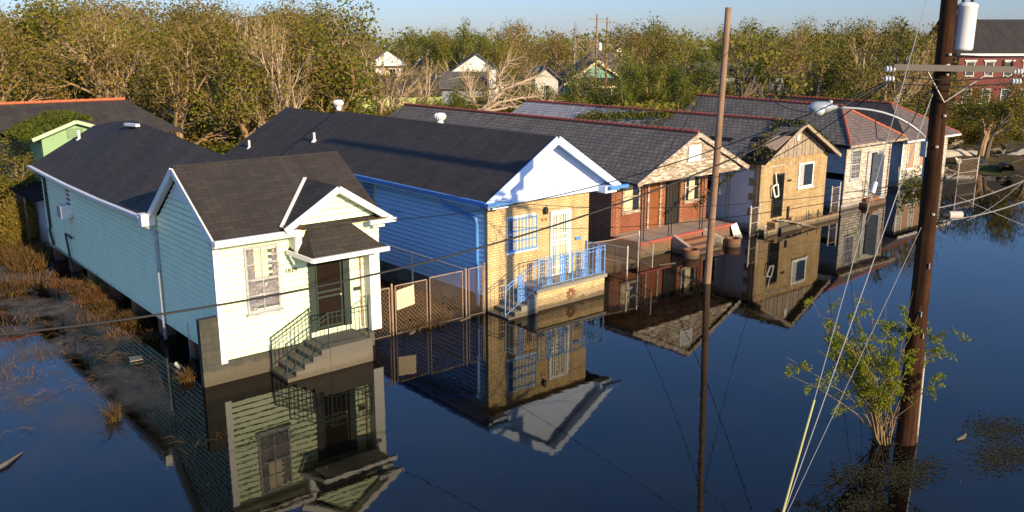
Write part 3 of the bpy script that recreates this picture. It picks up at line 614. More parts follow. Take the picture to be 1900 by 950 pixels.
# ================================================================ HOUSE 4 : gold brick, damaged roof
H = empty('gold_brick_house', (35.8,23.9,0), 'gold brick house with bare board gable and a torn open roof corner', 'house')
x0, x1, y0 = 35.8, 41.6, 23.9
Tf, Tl, Tr = Tfront(y0), Tleft(x0), Tright(x1)
b = MB(); b.box(x0+.01, x1-.01, y0+.16, 42, -.6, 3.45); b.build('side_wall', M['greyblock'], H)
b = MB(); b.box(x0-.02, x1+.02, y0, y0+.155, -.6, 3.5)
for i in range(8): b.box(x0-.03, x0+.008, y0+.16, y0+(.62 if i % 2 else .36), .5+i*.36, .5+i*.36+.34)
b.build('front_wall', M['tan4'], H)
RX, RZ, ye = 38.55, 5.22, 23.35
def hz4(x): return RZ-abs(x-RX)*.52
roof(H, 'roof', [[(35.25,24.9,hz4(35.25)),(36.6,24.75,hz4(36.6)),(37.7,24.1,hz4(37.7)),(38.0,ye,hz4(38.0)),(RX,ye,RZ),(RX,31.5,RZ),(35.25,33.5,hz4(35.25))], [(RX+.002,ye,RZ),(41.95,ye,hz4(41.95)),(41.95,44,hz4(41.95)),(RX+.002,44,RZ)]], M['shC'], .08)
roof(H, 'rear_roof', [[(35.25,33.51,hz4(35.25)),(RX,31.51,RZ),(RX,44,RZ),(35.25,44,hz4(35.25))]], M['shD'], .075)
roof(H, 'torn_roof_edge', [[(35.25,ye,hz4(35.25)-.03),(38.02,ye,hz4(38.02)-.03),(37.72,24.15,hz4(37.72)-.03),(36.6,24.8,hz4(36.6)-.03),(35.25,24.95,hz4(35.25)-.03)]], M['darkhole'], .05)
b = MB(); b.slab([(36.25,23.5,hz4(36.25)+.004),(37.4,23.45,hz4(37.4)+.004),(37.35,24.2,hz4(37.35)+.004),(36.5,24.5,hz4(36.5)+.004)], .02); b.build('bare_sheathing', M['ply'], H)
b = MB(); b.slab([(36.55,26.3,hz4(36.55)+.01),(36.85,26.3,hz4(36.85)+.01),(36.85,27.7,hz4(36.85)+.01),(36.55,27.7,hz4(36.55)+.01)], .02)
b.slab([(36.75,24.75,hz4(36.75)+.01),(37.05,24.75,hz4(37.05)+.01),(37.05,25.3,hz4(37.05)+.01),(36.75,25.3,hz4(36.75)+.01)], .02); b.build('missing_slates', M['darkhole'], H)
ridge_tiles(H, (RX,24.9,RZ+.03), (RX,44,RZ+.03), M['terracotta'])
b = MB(); k = 22
for i in range(k):
    a0 = 35.9+(41.3-35.9)*i/k; a1 = 35.9+(41.3-35.9)*(i+.93)/k; o = .02+.012*(i*7 % 3); h0, h1 = hz4(a0)-.12, hz4(a1)-.12
    if min(h0, h1) > 3.55: b.hexa([(a0,y0-o-.03,3.52),(a1,y0-o-.03,3.52),(a1,y0+.02,3.52),(a0,y0+.02,3.52)],[(a0,y0-o-.03,h0),(a1,y0-o-.03,h1),(a1,y0+.02,h1),(a0,y0+.02,h0)])
b.build('gable', M['wood'], H)
b = MB(); b.box(38.5,38.72,y0-.12,y0-.07,4.3,4.75); b.build('gable_vent', M['whitemetal'], H)
b = MB(); b.bar((35.7,ye+.02,hz4(35.7)-.14),(RX,ye+.02,RZ-.1),.05,.16); b.bar((RX,ye+.022,RZ-.1),(42.0,ye+.022,hz4(42.0)-.1),.05,.16); b.build('rake_boards', M['wood'], H)
b = MB(); b.box(35.8,39.0,y0-.035,y0-.001,3.16,3.22); b.build('trim_strip', M['offwhite'], H)
window(H, Tf, 38.97, 40.33, 1.88, 3.13, M['white'], M['glass'], (1,1), .09, .06, (.0,.35,M['greyboard']), True)
d = MB(); d.tbox(Tf, 36.82,36.9,.0,.05,.62,2.78); d.tbox(Tf, 37.66,37.74,.0,.05,.62,2.78); d.tbox(Tf, 36.9,37.66,.0,.05,2.7,2.78); d.build('door_frame', M['iron'], H)
d = MB(); d.tbox(Tf, 36.9,37.66,-.02,.012,.62,2.7); do = d.build('door', M['void'], H)
d = MB()
for i in range(6): a = 36.97+i*.12; d.tbox(Tf, a-.01,a+.01,.03,.045,.65,2.68)
for z_ in (.7,1.2,1.3,1.4,2.0): d.tbox(Tf, 36.9,37.66,.028,.044,z_-.012,z_+.012)
d.build('iron_grille', M['iron'], do)
d = MB(); q = [(36.62,2.25),(36.95,2.32),(37.05,1.75),(36.72,1.72)]
for i in range(4): d.bar((q[i][0],y0-.16-.03*i,q[i][1]), (q[(i+1)%4][0],y0-.16-.03*((i+1)%4),q[(i+1)%4][1]), .06)
d.bar((36.83,y0-.1,2.9),(36.95,y0-.14,2.3),.05); d.build('broken_casing', M['white'], H)
b = MB(); b.tbox(Tf, 38.05,38.4,.002,.03,2.3,2.4); b.tbox(Tf, 38.2,38.32,.002,.09,.3,1.05); b.build('meter_pipe', M['darkwood'], H)
window(H, Tl, 26.2, 27.2, 1.7, 2.9, M['greyboard'], M['glass'], (1,2), .08)
b = MB(); b.box(36.85,38.2,23.25,y0-.003,-.6,.22); b.box(36.95,37.9,23.5,y0-.002,.222,.50); b.build('steps', M['concdark'], H)
b = MB(); b.box(36.55,36.82,23.42,y0-.005,-.6,.50); b.build('step_wall', M['tan4'], H); b = MB(); b.box(38.22,38.6,23.25,23.6,-.6,.34); b.box(38.24,38.55,23.61,y0-.004,-.6,.52); b.build('step_wall', M['tan4'], H)
H4 = H
pl = empty('brick_planter', (36,23,0), 'low square brick planter left of the gold brick house steps', 'planter')
b = MB(); b.box(35.7,36.5,23.27,23.4,-.5,.24); b.box(35.7,35.83,23.405,23.88,-.5,.24); b.box(36.37,36.5,23.405,23.88,-.5,.24); b.build('planter_wall', M['tan4'], pl)
pl = empty('brick_planter', (40.5,23,0), 'long low brick planter wall along the gold brick front', 'planter')
b = MB(); b.box(38.75,42.4,23.42,23.55,-.5,.26); b.box(42.26,42.4,23.555,23.88,-.5,.26); b.build('planter_wall', M['tan4'], pl)
b = MB(); b.box(38.75,42.25,23.56,23.88,-.5,.12); b.build('planter_soil', ground_mat(), pl)
# ================================================================ HOUSE 5 : weathered white hip roof
H = empty('hip_roof_house', (44.5,24.5,0), 'weathered white board house with grey hip roof and open door', 'house')
x0, x1, y0 = 44.5, 49.4, 24.5
Tf, Tl, Tr = Tfront(y0), Tleft(x0), Tright(x1)
b = MB(); b.siding(Tf, [(x0,.3),(x1,.3),(x1,3.62),(x0,3.62)], .15, .025); b.siding(Tr, [(y0,.3),(36,.3),(36,3.62),(y0,3.62)], .15, .025); b.face([(x0,y0,-.05),(x1,y0,-.05),(x1,36,-.05),(x0,36,-.05)]); b.build('front_wall', M['white5'], H)
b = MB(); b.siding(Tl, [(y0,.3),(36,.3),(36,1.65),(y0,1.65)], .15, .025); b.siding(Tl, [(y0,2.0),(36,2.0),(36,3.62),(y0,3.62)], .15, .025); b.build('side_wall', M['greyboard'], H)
b = MB(); b.box(x0+.06,x0+.1,y0+.1,36,1.6,2.05); b.build('missing_boards', M['void'], H)
b = MB(); b.box(x0-.02,x1+.02,y0-.03,y0+.15,-.6,.29); b.box(x0-.02,x0+.15,y0+.155,36,-.6,.29); b.build('foundation_skirt', M['greyblock'], H)
E4 = 3.66; ap = (47.0,26.4,5.45); rb = (46.9,36.5,5.62)
roof(H, 'roof', [[(44.0,24.0,E4),ap,rb,(44.0,36.5,E4)], [(47.002,26.4,5.45),(50.3,24.0,E4),(50.3,36.5,E4),(46.902,36.5,5.62)]], M['shC'], .07)
roof(H, 'front_hip', [[(44.0,23.998,E4),(50.3,23.998,E4),(47.0,26.398,5.45)]], M['shE'], .07)
ridge_tiles(H, (47.0,26.4,5.48), (46.9,36.5,5.66), M['terracotta']); ridge_tiles(H, (44.05,24.02,E4+.03), (47.0,26.4,5.5), M['terracotta']); ridge_tiles(H, (50.25,24.02,E4+.03), (47.0,26.4,5.5), M['terraorange'], r=.06)
b = MB(); b.box(43.98,50.32,23.93,23.99,3.5,3.62); b.box(44.1,50.2,24.0,24.46,3.5,3.53); b.box(44.46,44.58,24.42,24.475,.3,3.6); b.box(49.3,49.42,24.42,24.475,.3,3.6); b.build('trim_boards', M['offwhite'], H)
b = MB(); b.box(43.92,43.98,24.0,36.5,3.48,3.62); b.build('side_fascia', M['darkhole'], H)
window(H, Tf, 45.12, 46.15, 1.6, 3.28, M['greyboard'], M['glassgrey'], (2,4), .07, .05)
window(H, Tf, 48.0, 48.72, 1.75, 3.0, M['greyboard'], M['glassgrey'], (1,2), .05, .05)
d = MB(); d.tbox(Tf, 46.85,46.95,.02,.08,.55,3.05); d.tbox(Tf, 47.85,47.95,.02,.08,.55,3.05); d.tbox(Tf, 46.95,47.85,.02,.08,2.95,3.05); d.build('door_frame', M['greyboard'], H)
d = MB(); d.tbox(Tf, 46.95,47.85,.0,.03,.55,2.95); do = d.build('doorway', M['void'], H)
d = MB(); d.tbox(Tf, 46.97,47.3,.031,.05,.56,2.93); d.hexa([(47.38,24.42,.56),(47.44,24.42,.56),(47.44,23.75,.56),(47.38,23.75,.56)],[(47.38,24.42,2.9),(47.44,24.42,2.9),(47.44,23.75,2.9),(47.38,23.75,2.9)]); d.build('open_door', M['greyboard'], H)
b = MB(); b.box(46.4,48.5,23.98,24.45,-.5,.22); b.box(46.7,48.1,24.2,24.455,.222,.42); b.build('steps', M['redflat'], H)
# ================================================================ HOUSE 6
H = empty('boarded_house', (54,26,0), 'white house with boarded brown windows and black roof, farthest of the row', 'house')
x0, x1, y0 = 54.0, 60.3, 26.0
Tf, Tl = Tfront(y0), Tleft(x0)
b = MB(); b.siding(Tf, [(x0,.1),(x1,.1),(x1,3.05),(x0,3.05)], .15, .025); b.face([(x1,y0,0),(x1,40,0),(x1,40,3.05),(x1,y0,3.05)]); b.build('front_wall', M['white5'], H)
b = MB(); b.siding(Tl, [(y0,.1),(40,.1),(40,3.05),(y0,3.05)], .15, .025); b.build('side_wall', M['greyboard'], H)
b = MB(); b.box(x0,x1,y0,y0+.15,-.6,.09); b.box(x0,x0+.2,y0+.155,40,-.6,.09); b.build('foundation_skirt', M['greyblock'], H)
roof(H, 'roof', [[(53.5,25.5,3.1),(57.2,28.6,5.05),(57.2,38,5.15),(53.5,40,3.1)]], M['shA'], .07)
roof(H, 'front_hip', [[(53.5,25.498,3.1),(60.9,25.498,3.1),(57.2,28.598,5.05)], [(60.902,25.5,3.1),(60.902,40,3.1),(57.202,38,5.15),(57.202,28.6,5.05)]], M['shE'], .07)
ridge_tiles(H, (57.2,28.6,5.08), (57.2,38,5.18), M['terracotta']); ridge_tiles(H, (60.9,25.5,3.13), (57.2,28.6,5.1), M['terracotta'], r=.05)
b = MB(); b.box(53.48,60.95,25.43,25.49,2.95,3.06); b.box(53.95,54.07,25.93,25.975,.1,3); b.build('trim_boards', M['white'], H)
for a0, a1 in ((54.75,55.7),(56.3,57.2),(58.4,59.3)):
    window(H, Tf, a0, a1, 1.15, 2.95, M['white'], M['brownboard'], (1,1), .07, .06)

# ================================================================ back buildings
H = empty('green_shed', (10.8,44,0), 'small green shed with mossy roof behind the mint green house', 'shed')
Tf = Tfront(44)
b = MB(); b.box(9.45,12.4,44.0,48,-.2,4.75); b.face([(9.45,43.998,4.75),(12.4,43.998,4.75),(10.9,43.998,5.36)]); b.siding(Tleft(9.45), [(44,0),(48,0),(48,4.7),(44,4.7)]); b.build('wall', paint('green_boards', (.26,.42,.22), .75, .3, (.12,.18,.08)), H)
roof(H, 'roof', [[(9.05,43.7,4.8),(10.9,43.7,5.52),(10.9,49,5.52),(9.05,49,4.8)], [(10.902,43.7,5.52),(12.9,43.7,4.8),(12.9,49,4.8),(10.902,49,5.52)]], M['shC'], .06)
b = MB(); b.bar((9.0,43.66,4.74),(10.9,43.66,5.46),.05,.16); b.bar((10.9,43.662,5.46),(12.95,43.662,4.74),.05,.16); b.build('rake_boards', paint('pale_green_boards', (.42,.58,.36), .7, .3), H)
b = MB(); T_ = Tf
for i in range(5): b.tbox(T_, 10.6,11.15,.01,.04,4.72+i*.09,4.77+i*.09)
b.tbox(T_, 10.52,10.6,.01,.05,4.68,5.18); b.tbox(T_, 11.15,11.23,.01,.05,4.68,5.18); b.build('louvre_vent', paint('dark_green_louvre', (.16,.26,.13)), H)
H = empty('orange_ridge_house', (9,50,0), 'building with dark roof and orange ridge tiles at the far left', 'house')
b = MB(); b.box(-3,15.0,51,58,-.2,4.3); b.build('wall', M['greyboard'], H)
roof(H, 'roof', [[(-4,50,6.0),(-4.2,46.9,4.55),(13.6,48.4,4.9),(17.2,47.2,4.3),(15.04,50,6.0)][::-1], [(-4,50.002,6.0),(15.04,50.002,6.0),(17.2,60,3.9),(-4,60,3.9)]], M['shA'], .06)
ridge_tiles(H, (-4,50,6.03), (15.04,50,6.03), M['terraorange'], .4, .08)
H = empty('lean_to_shed', (9.5,42,0), 'low whitewashed lean-to with black roof at the rear of the mint house', 'shed')
b = MB(); b.box(8.8,12.5,41.2,46.3,-.3,2.35); b.build('wall', paint('dirty_whitewash', (.48,.48,.5), .85, .4, (.08,.07,.06), stain=.9), H)
roof(H, 'roof', [[(8.2,41.0,2.45),(12.6,41.0,3.3),(12.6,46.8,3.3),(8.2,46.8,2.45)]], M['darkhole'], .07)
# far houses in the woods
def far_house(name, loc, label, wall, roofm, w, d, hw, hr, ang=0, style='gable', z=0, extra=None):
    """w along local x (front faces -y), ridge along x unless style says front gable"""
    o = empty(name, loc, label, 'house'); c, s_ = math.cos(ang), math.sin(ang); L = Vector(loc)
    def G(p): return Vector((L.x+c*p[0]-s_*p[1], L.y+s_*p[0]+c*p[1], L.z+p[2]))
    b = MB(); b.hexa([G(p) for p in ((-w/2,0,0),(w/2,0,0),(w/2,d,0),(-w/2,d,0))], [G(p) for p in ((-w/2,0,hw),(w/2,0,hw),(w/2,d,hw),(-w/2,d,hw))])
    if style == 'front': b.face([G(p) for p in ((-w/2,-.01,hw),(w/2,-.01,hw),(0,-.01,hr))])
    b.build('wall', wall, o); r = MB(); e = .4; sl_ = .0
    if style == 'gable':
        r.slab([G(p) for p in ((-w/2-e,-e,hw-.15),(w/2+e,-e,hw-.15),(w/2+e,d/2,hr),(-w/2-e,d/2,hr))], .15); r.slab([G(p) for p in ((-w/2-e,d/2+.01,hr),(w/2+e,d/2+.01,hr),(w/2+e,d+e,hw-.15),(-w/2-e,d+e,hw-.15))], .15)
    elif style == 'front':
        r.slab([G(p) for p in ((-w/2-e,-e,hw-.2),(0,-e,hr),(0,d,hr),(-w/2-e,d,hw-.2))], .15); r.slab([G(p) for p in ((0.01,-e,hr),(w/2+e,-e,hw-.2),(w/2+e,d,hw-.2),(0.01,d,hr))], .15)
    else:
        a, b2 = (-w/2+d/2.2, d/2, hr), (w/2-d/2.2, d/2, hr)
        for q in (((-w/2-e,-e,hw),(w/2+e,-e,hw),b2,a), ((w/2+e,-e,hw),(w/2+e,d+e,hw),b2), ((w/2+e,d+e,hw),(-w/2-e,d+e,hw),a,b2), ((-w/2-e,d+e,hw),(-w/2-e,-e,hw),a)): r.slab([G(p) for p in q], .12)
    r.build('roof', roofm, o)
    def win(a0, a1, z0, z1, fm=M['dullwhite'], pm=M['glass'], g=(1,2)):
        T = lambda a, oo, zz: G((a, -oo, zz)); return window(o, T, a0, a1, z0, z1, fm, pm, g, .12, .08)
    return o, G, win
lime = paint('lime_boards', (.50,.62,.22), .7, .25, (.3,.35,.15)); teal = paint('teal_boards', (.16,.36,.30), .7, .3, (.1,.15,.12)); cream = paint('cream_boards', (.75,.68,.42), .7, .2)
pink = paint('pinkish_white_boards', (.70,.60,.54), .7, .2); barn = paint('barn_red_boards', (.13,.014,.013), .7, .2, (.08,.01,.01)); greyblue = paint('grey_blue_boards', (.24,.30,.40), .7, .3)
fa = math.atan2(-FW.x, FW.y)*0  # fronts face -y like the street row
o, G, wn = far_house('lime_green_house', (58.3,88,-.2), 'lime green bungalow with long dark roof in the woods', lime, M['shA'], 13, 8, 3.3, 5.4, rad(-22))
wn(-4,-3,1,2.4); wn(1,2,1,2.4)
o, G, wn = far_house('white_cottage', (81.2,128,-.2), 'pinkish white house with pyramid roof above the lime green house', pink, M['shE'], 8, 8, 5.2, 7.6, rad(-30), 'hip')
wn(.2,1.4,3,4.9,M['white'],M['void'],(2,1)); wn(-3,-2,3,4.9); b = MB(); b.face([G((-3.3,-.5,5.35)),G((3.3,-.5,5.35)),G((0,-.4,7.7))]); b.face([G((0,-.3,7.7)),G((3.3,-.5,5.36)),G((0.1,3,7.6))]); b.build('pale_gable', M['white'], o)
o, G, wn = far_house('blue_roof_house', (86,122,-.2), 'dark roofed house right of the pinkish white cottage', M['bark'], M['shA'], 9, 8, 4.2, 7.0, rad(-30), 'front'); wn(-1,1,2.4,4.0,M['greyboard'],M['brownboard'],(1,1))
o, G, wn = far_house('grey_blue_house', (55.5,72.5,0), 'tall grey-blue house wall half hidden by broken branches', greyblue, M['shC'], 5.2, 6, 4.6, 6.0, rad(-40)); 
b = MB(); b.hexa([G(p) for p in ((2.2,-.35,0),(2.9,-.35,0),(2.9,0.3,0),(2.2,.3,0))],[G(p) for p in ((2.2,-.35,6.2),(2.9,-.35,6.2),(2.9,.3,6.2),(2.2,.3,6.2))]); b.build('white_chimney', M['white'], o); wn(-1.6,-.6,2.2,3.8)
o, G, wn = far_house('white_gable_house', (66,72,0), 'narrow white gabled house between broken trees', M['dullwhite'], M['shC'], 2.6, 7, 5.2, 6.4, rad(-30), 'front'); wn(-.4,.4,3.2,4.5)
o, G, wn = far_house('teal_bungalow', (98.5,96,-.2), 'teal bungalow with cream trimmed porch gable in the woods', teal, M['shA'], 10, 9, 3.2, 6.3, rad(-33), 'front')
b = MB(); b.bar(G((-5.3,-.6,2.9)), G((0,-.6,6.35)), .15, .4); b.bar(G((0,-.61,6.35)), G((5.3,-.61,2.9)), .15, .4); b.build('rake_boards', cream, o)
b = MB(); b.slab([G((-4,-2.6,2.7)),G((4.5,-2.6,2.7)),G((4.5,-.05,3.9)),G((-4,-.05,3.9))], .12); b.build('porch_roof', M['shA'], o)
b = MB(); b.bar(G((-4,-2.65,2.6)), G((4.5,-2.65,2.6)), .1, .3); b.build('porch_beam', cream, o)
for a in (-3.8,-.9,1.6,4.3): b = MB(); b.bar(G((a,-2.5,0)), G((a,-2.5,2.5)), .25); b.build('porch_post', M['white'], o)
wn(-3,-1.6,.8,2.4,M['white'],M['glass'],(2,2)); wn(0,1.4,.8,2.4); wn(2.4,3.6,.8,2.4)
o, G, wn = far_house('grey_gambrel_house', (108,103,-.2), 'large grey-green roofed house behind the teal bungalow', teal, M['shC'], 12, 10, 3.4, 7.6, rad(-33), 'hip'); wn(-2,-.8,1.4,2.8)
o, G, wn = far_house('long_grey_building', (109,79,-.2), 'long low grey building behind the trees at right', M['greyboard'], M['shC'], 18, 8, 4.6, 6.2, rad(-45)); wn(-5,-3.8,1.4,2.9); wn(2,3.2,1.4,2.9)
o, G, wn = far_house('pale_blue_house', (29.6,73,0), 'pale blue-grey house glimpsed behind bare pale trees', greyblue, M['shC'], 6, 7, 5.6, 7.2, rad(-10)); wn(-.6,.6,3.2,4.7); wn(1.2,2.2,3.2,4.7); wn(-2.2,-1.2,.9,2.4)
# red house
o, G, wn = far_house('red_house', (119.5,43,.6), 'barn red two storey house with white arched window heads', barn, M['shA'], 17, 11, 7.0, 11.2, math.atan2(38.98-48.7, 124.12-112.66))
for i in range(7):
    a = -7.6+i*2.35
    for z0, z1 in ((4.3,6.1),(1.2,2.8)):
        if z0 > 4: wn(a, a+1.1, z0, z1); b = MB(); T = lambda q, oo, zz: G((q, -oo, zz)); b.tbox(T, a-.2,a+1.3,.0,.14,z1+.02,z1+.16); b.tube([T(a+.55-.6*math.cos(t*math.pi/6), .1, z1-.15+.22*math.sin(t*math.pi/6)) for t in range(7)], .07, 5); b.build('window_head', M['white'], o)
        elif i < 5: wn(a, a+1.1, z0, z1)
b = MB(); b.bar(G((-8.6,-.3,6.9)), G((8.6,-.3,6.9)), .3, .25); b.bar(G((-8.5,-.03,1.0)), G((8.5,-.03,1.0)), .1, .14); b.build('trim_boards', M['white'], o)
# pale houses glimpsed on the horizon
for i, (x_, y_, lab) in enumerate(((150,215,'tiny pale house on the horizon left of the treetops'), (205,190,'small white house on the horizon above the teal bungalow'), (72,92,'pale wall peeping through the woods right of the grey-blue house'))):
    o, G, wn = far_house('distant_house', (x_,y_,0), lab, M['white'], M['shE'], 7, 6, 5.5 if i < 2 else 5.2, 7.6, rad(-35), 'front'); wn(-.5,.5,3,4.4)

# ================================================================ fences, gates
def mesh_panel(b, P, Q, z0, z1, sp=.14, r=.0032):
    """chain link diamonds between posts P and Q (xy)"""
    P, Q = Vector((P[0],P[1],0)), Vector((Q[0],Q[1],0)); Lh = (Q-P).length; d = (Q-P).normalized(); h = z1-z0
    def pt(s, z): return P+d*s+Vector((0,0,z))
    k = -h
    while k < Lh:
        for sg in (1,-1):
            s0, s1 = (k, k+h) if sg == 1 else (k+h, k)
            za, zb = z0, z1; a, c = s0, s1
            def clipv(s, t): return s
            # clip to [0,Lh]
            pts = []
            for (sa, zz) in ((a,za),(c,zb)): pts.append([sa, zz])
            for i in (0,1):
                o_ = 1-i
                if pts[i][0] < 0: t = (0-pts[i][0])/(pts[o_][0]-pts[i][0]); pts[i] = [0, pts[i][1]+(pts[o_][1]-pts[i][1])*t]
                elif pts[i][0] > Lh: t = (Lh-pts[i][0])/(pts[o_][0]-pts[i][0]); pts[i] = [Lh, pts[i][1]+(pts[o_][1]-pts[i][1])*t]
            if abs(pts[0][0]-pts[1][0]) > .02: b.tube([pt(*pts[0]), pt(*pts[1])], r, 3, False)
        k += sp
def gate(label, P, Q, z0, z1, mat, name='chain_link_gate', cat='gate', posts=(), midrail=False, group=None):
    o = empty(name, (P[0],P[1],0), label, cat, group)
    b = MB(); a = Vector((P[0],P[1],0)); c = Vector((Q[0],Q[1],0)); Z = Vector((0,0,1))
    b.tube([a+Z*z0, a+Z*z1], .019, 7); b.tube([c+Z*z0, c+Z*z1], .019, 7); b.tube([a+Z*z1, c+Z*z1], .018, 7); b.tube([a+Z*max(z0,.03), c+Z*max(z0,.03)], .018, 7)
    if midrail: b.tube([a+Z*(z0+z1)*.5, c+Z*(z0+z1)*.5], .016, 7)
    b.build('frame', mat, o)
    b = MB(); mesh_panel(b, P, Q, max(z0,.0), z1); b.build('mesh', M['rustlight'], o)
    for p in posts: b = MB(); b.tube([(p[0],p[1],-.5),(p[0],p[1],p[2])], .035, 8); b.lathe((p[0],p[1],p[2]-.01), [(.04,0),(.03,.04),(0,.06)], 8); b.build('post', mat, o)
    return o
yg = 22.45
gate('narrow rusty chain link panel beside the mint house corner', (13.42,yg), (14.02,yg), -.2, 1.58, M['rust'], 'fence_panel', 'fence', [(14.12,yg,1.66)])
gate('rusty chain link gate leaf with a pale sign board wired on', (14.24,yg), (15.44,yg), -.15, 1.6, M['rust'])
gate('rusty chain link gate leaf nearest the blue house', (15.56,yg), (16.88,yg), -.15, 1.64, M['rust'])
gate('short chain link panel against the tan brick corner', (17.14,yg), (17.74,yg), -.2, 1.66, M['rust'], 'fence_panel', 'fence', [(17.02,yg,1.68),(17.80,yg,1.74)])
b = MB(); b.hexa([(14.32,yg+.05,.78),(15.0,yg+.05,.86),(15.0,yg+.06,.86),(14.32,yg+.06,.78)], [(14.32,yg+.05,1.42),(14.98,yg+.05,1.5),(14.98,yg+.06,1.5),(14.32,yg+.06,1.42)]); tag(b.build('sign_board', paint('cream_board', (.70,.60,.42), .7, .3, (.4,.25,.12))), 'blank cream sign board hanging on the rusty gate', 'sign')
o = empty('side_fence', (17.1,22.6,0), 'chain link fence running back beside the blue wall', 'fence')
b = MB(); b.tube([(17.1,22.6,1.62),(17.1,33,1.62)], .024, 7); b.build('top_rail', M['galv'], o); b = MB(); mesh_panel(b, (17.1,22.6), (17.1,33), .2, 1.62, .13, .004); b.build('mesh', M['galv'], o)
for y_ in (25.75,29,32.5): b = MB(); b.tube([(17.1,y_,-.4),(17.1,y_,1.62)], .03, 7); b.build('post', M['galv'], o)
gate('chain link gate swung open between blue and red brick houses', (24.76,22.3), (24.62,23.7), .05, 1.25, M['galv'], midrail=True, posts=[(24.76,22.28,1.3)])
gate('bent chain link gate standing in water by the red brick porch', (26.05,22.84), (25.45,21.6), .5, 1.42, M['galv'], midrail=True, posts=[(26.05,22.86,1.62)])
o = empty('front_fence', (24.8,22.9,0), 'sagging top rail with wire between the houses', 'fence'); b = MB(); b.tube([(22.8,23.0,1.55),(24.4,22.9,1.50),(26.0,22.86,1.55)], .02, 7); b.build('top_rail', M['rust'], o)
b = MB(); mesh_panel(b, (22.8,23.0), (26.0,22.86), .15, 1.5, .13, .004); b.build('mesh', M['rust'], o)
gate('white framed gate between red brick and gold brick houses', (35.0,23.75), (35.62,23.8), -.1, 1.35, M['galv'], 'metal_gate', midrail=True, posts=[(34.93,23.75,1.45),(35.70,23.8,1.5)])
gate('chain link gate between the gold brick and white hip roof houses', (42.5,23.95), (43.3,24.0), -.1, 1.5, M['galv'], midrail=True, posts=[(42.45,23.95,1.6),(43.35,24.0,1.7)])
gate('light chain link fence standing right of the boarded house', (58.5,24.3), (60.6,24.0), -.1, 1.6, M['galv'], 'fence_panel', 'fence', midrail=True, posts=[(58.45,24.3,1.7),(60.65,24.0,1.7)])
o = empty('board_fence', (8.5,44,0), 'tall weathered board fence overgrown with rusty vines at far left', 'fence')
b = MB()
for i in range(34): yy = 43.6+i*.4; b.box(8.42,8.46,yy,yy+.385,-.3,2.2+.07*math.sin(i*2.1))
b.build('boards', paint('grey_fence_boards', (.15,.13,.12), .9, .4, sc=2), o)
for i in range(5): b = MB(); b.tube([(8.36,43.55+i*3.2,-.3),(8.36,43.55+i*3.2,2.3)], .05, 7); b.build('post', M['rust'], o)

# ================================================================ utility poles
P1 = empty('utility_pole', (19.04,8.36,0), 'thick dark brown utility pole with crossarm in the right foreground', 'utility pole')
def p1(z): return Vector((19.04-.011*z, 8.36+.010*z, z))
b = MB(); b.tube([p1(z) for z in (-.6,0,2,4,6,8,10,12,13.6)], [.225,.22,.205,.19,.18,.168,.158,.148,.14], 20); b.build('shaft', M['pole'], P1, True)
aL, aR = Vector((18.0,9.14,8.50)), Vector((19.95,7.52,8.45)); ad = (aR-aL).normalized(); an = Vector((-ad.y,ad.x,0))
an = -an if an.dot(Vector((19,8.4,0))) > 0 else an; sh = an*.22
aL += sh; aR += sh
b = MB(); b.bar(aL, aR, .10, .125); arm = b.build('crossarm', paint('grey_timber', (.11,.095,.085), .8, .5, sc=3), P1)
b = MB(); b.bar((aL+aR)/2+ad*.75-Vector((0,0,.06)), p1(7.78)+sh*.9, .035, .012); b.build('brace', M['galv'], P1); b = MB(); b.bar((aL+aR)/2-ad*.55-Vector((0,0,.06)), p1(7.78)+sh*.92, .035, .012); b.build('brace', M['galv'], P1)
def insulator(c, mat, r=.05, h=.10, par=None):
    b = MB(); b.lathe(c, [(.018,0),(r,.01),(r*.5,.03),(r,.045),(r*.5,.065),(r*.8,.08),(0,h)], 10); return b.build('insulator', mat, par or P1, True)
for t_ in (.03,.10,.90,.97): c = aL+(aR-aL)*t_; insulator((c.x,c.y,c.z+.065), M['brownporc'], .05, .14)
for k, t_ in enumerate((.0,1.0)):
    c = aL+(aR-aL)*t_
    for q in range(2): cc = c+ad*(.05 if k else -.05)-Vector((0,0,.04+.2*q)); b = MB(); b.tube([cc-ad*.11, cc+ad*.11], .02, 6); [b.tube([cc+ad*(s_*.05-.015), cc+ad*(s_*.05+.015)], .058, 10) for s_ in (-1.4,0,1.4)]; b.build('strain_insulator', M['porcelain'], P1)
b = MB()
for q in range(2):
    z_ = 8.28-q*.13; mid = (aL+aR)/2; b.tube([Vector((aL.x,aL.y,z_+.02)), Vector((mid.x,mid.y,z_-.05))+sh*.5, Vector((aR.x,aR.y,z_+.02))], .013, 5)
b.tube([p1(8.1)-RT*.1, p1(7.9)-RT*.35+Vector((0,0,-.05)), p1(7.3)-RT*.55, p1(6.9)-RT*.9, p1(7.0)-RT*1.25, p1(7.6)-RT*1.35, Vector((aL.x,aL.y,8.25))], .013, 5)
b.build('jumper_wires', M['black'], P1)
c = p1(9.0)+RT*.37; b = MB(); b.lathe((c.x,c.y,8.82), [(.14,0),(.19,.02),(.20,.06),(.20,.86),(.21,.88),(.21,.92),(.12,.97),(0,.98)], 22); tr = b.build('transformer', M['whitemetal'], P1, True)
for s_ in (-.09,.09): insulator((c.x+RT.x*s_,c.y+RT.y*s_,9.79), M['brownporc'], .045, .2, tr)
b = MB(); b.bar(p1(9.1)+RT*.14, p1(9.1)+RT*.2, .06, .1); b.bar(p1(9.6)+RT*.14, p1(9.6)+RT*.2, .06, .1); b.build('bracket', M['galv'], tr)
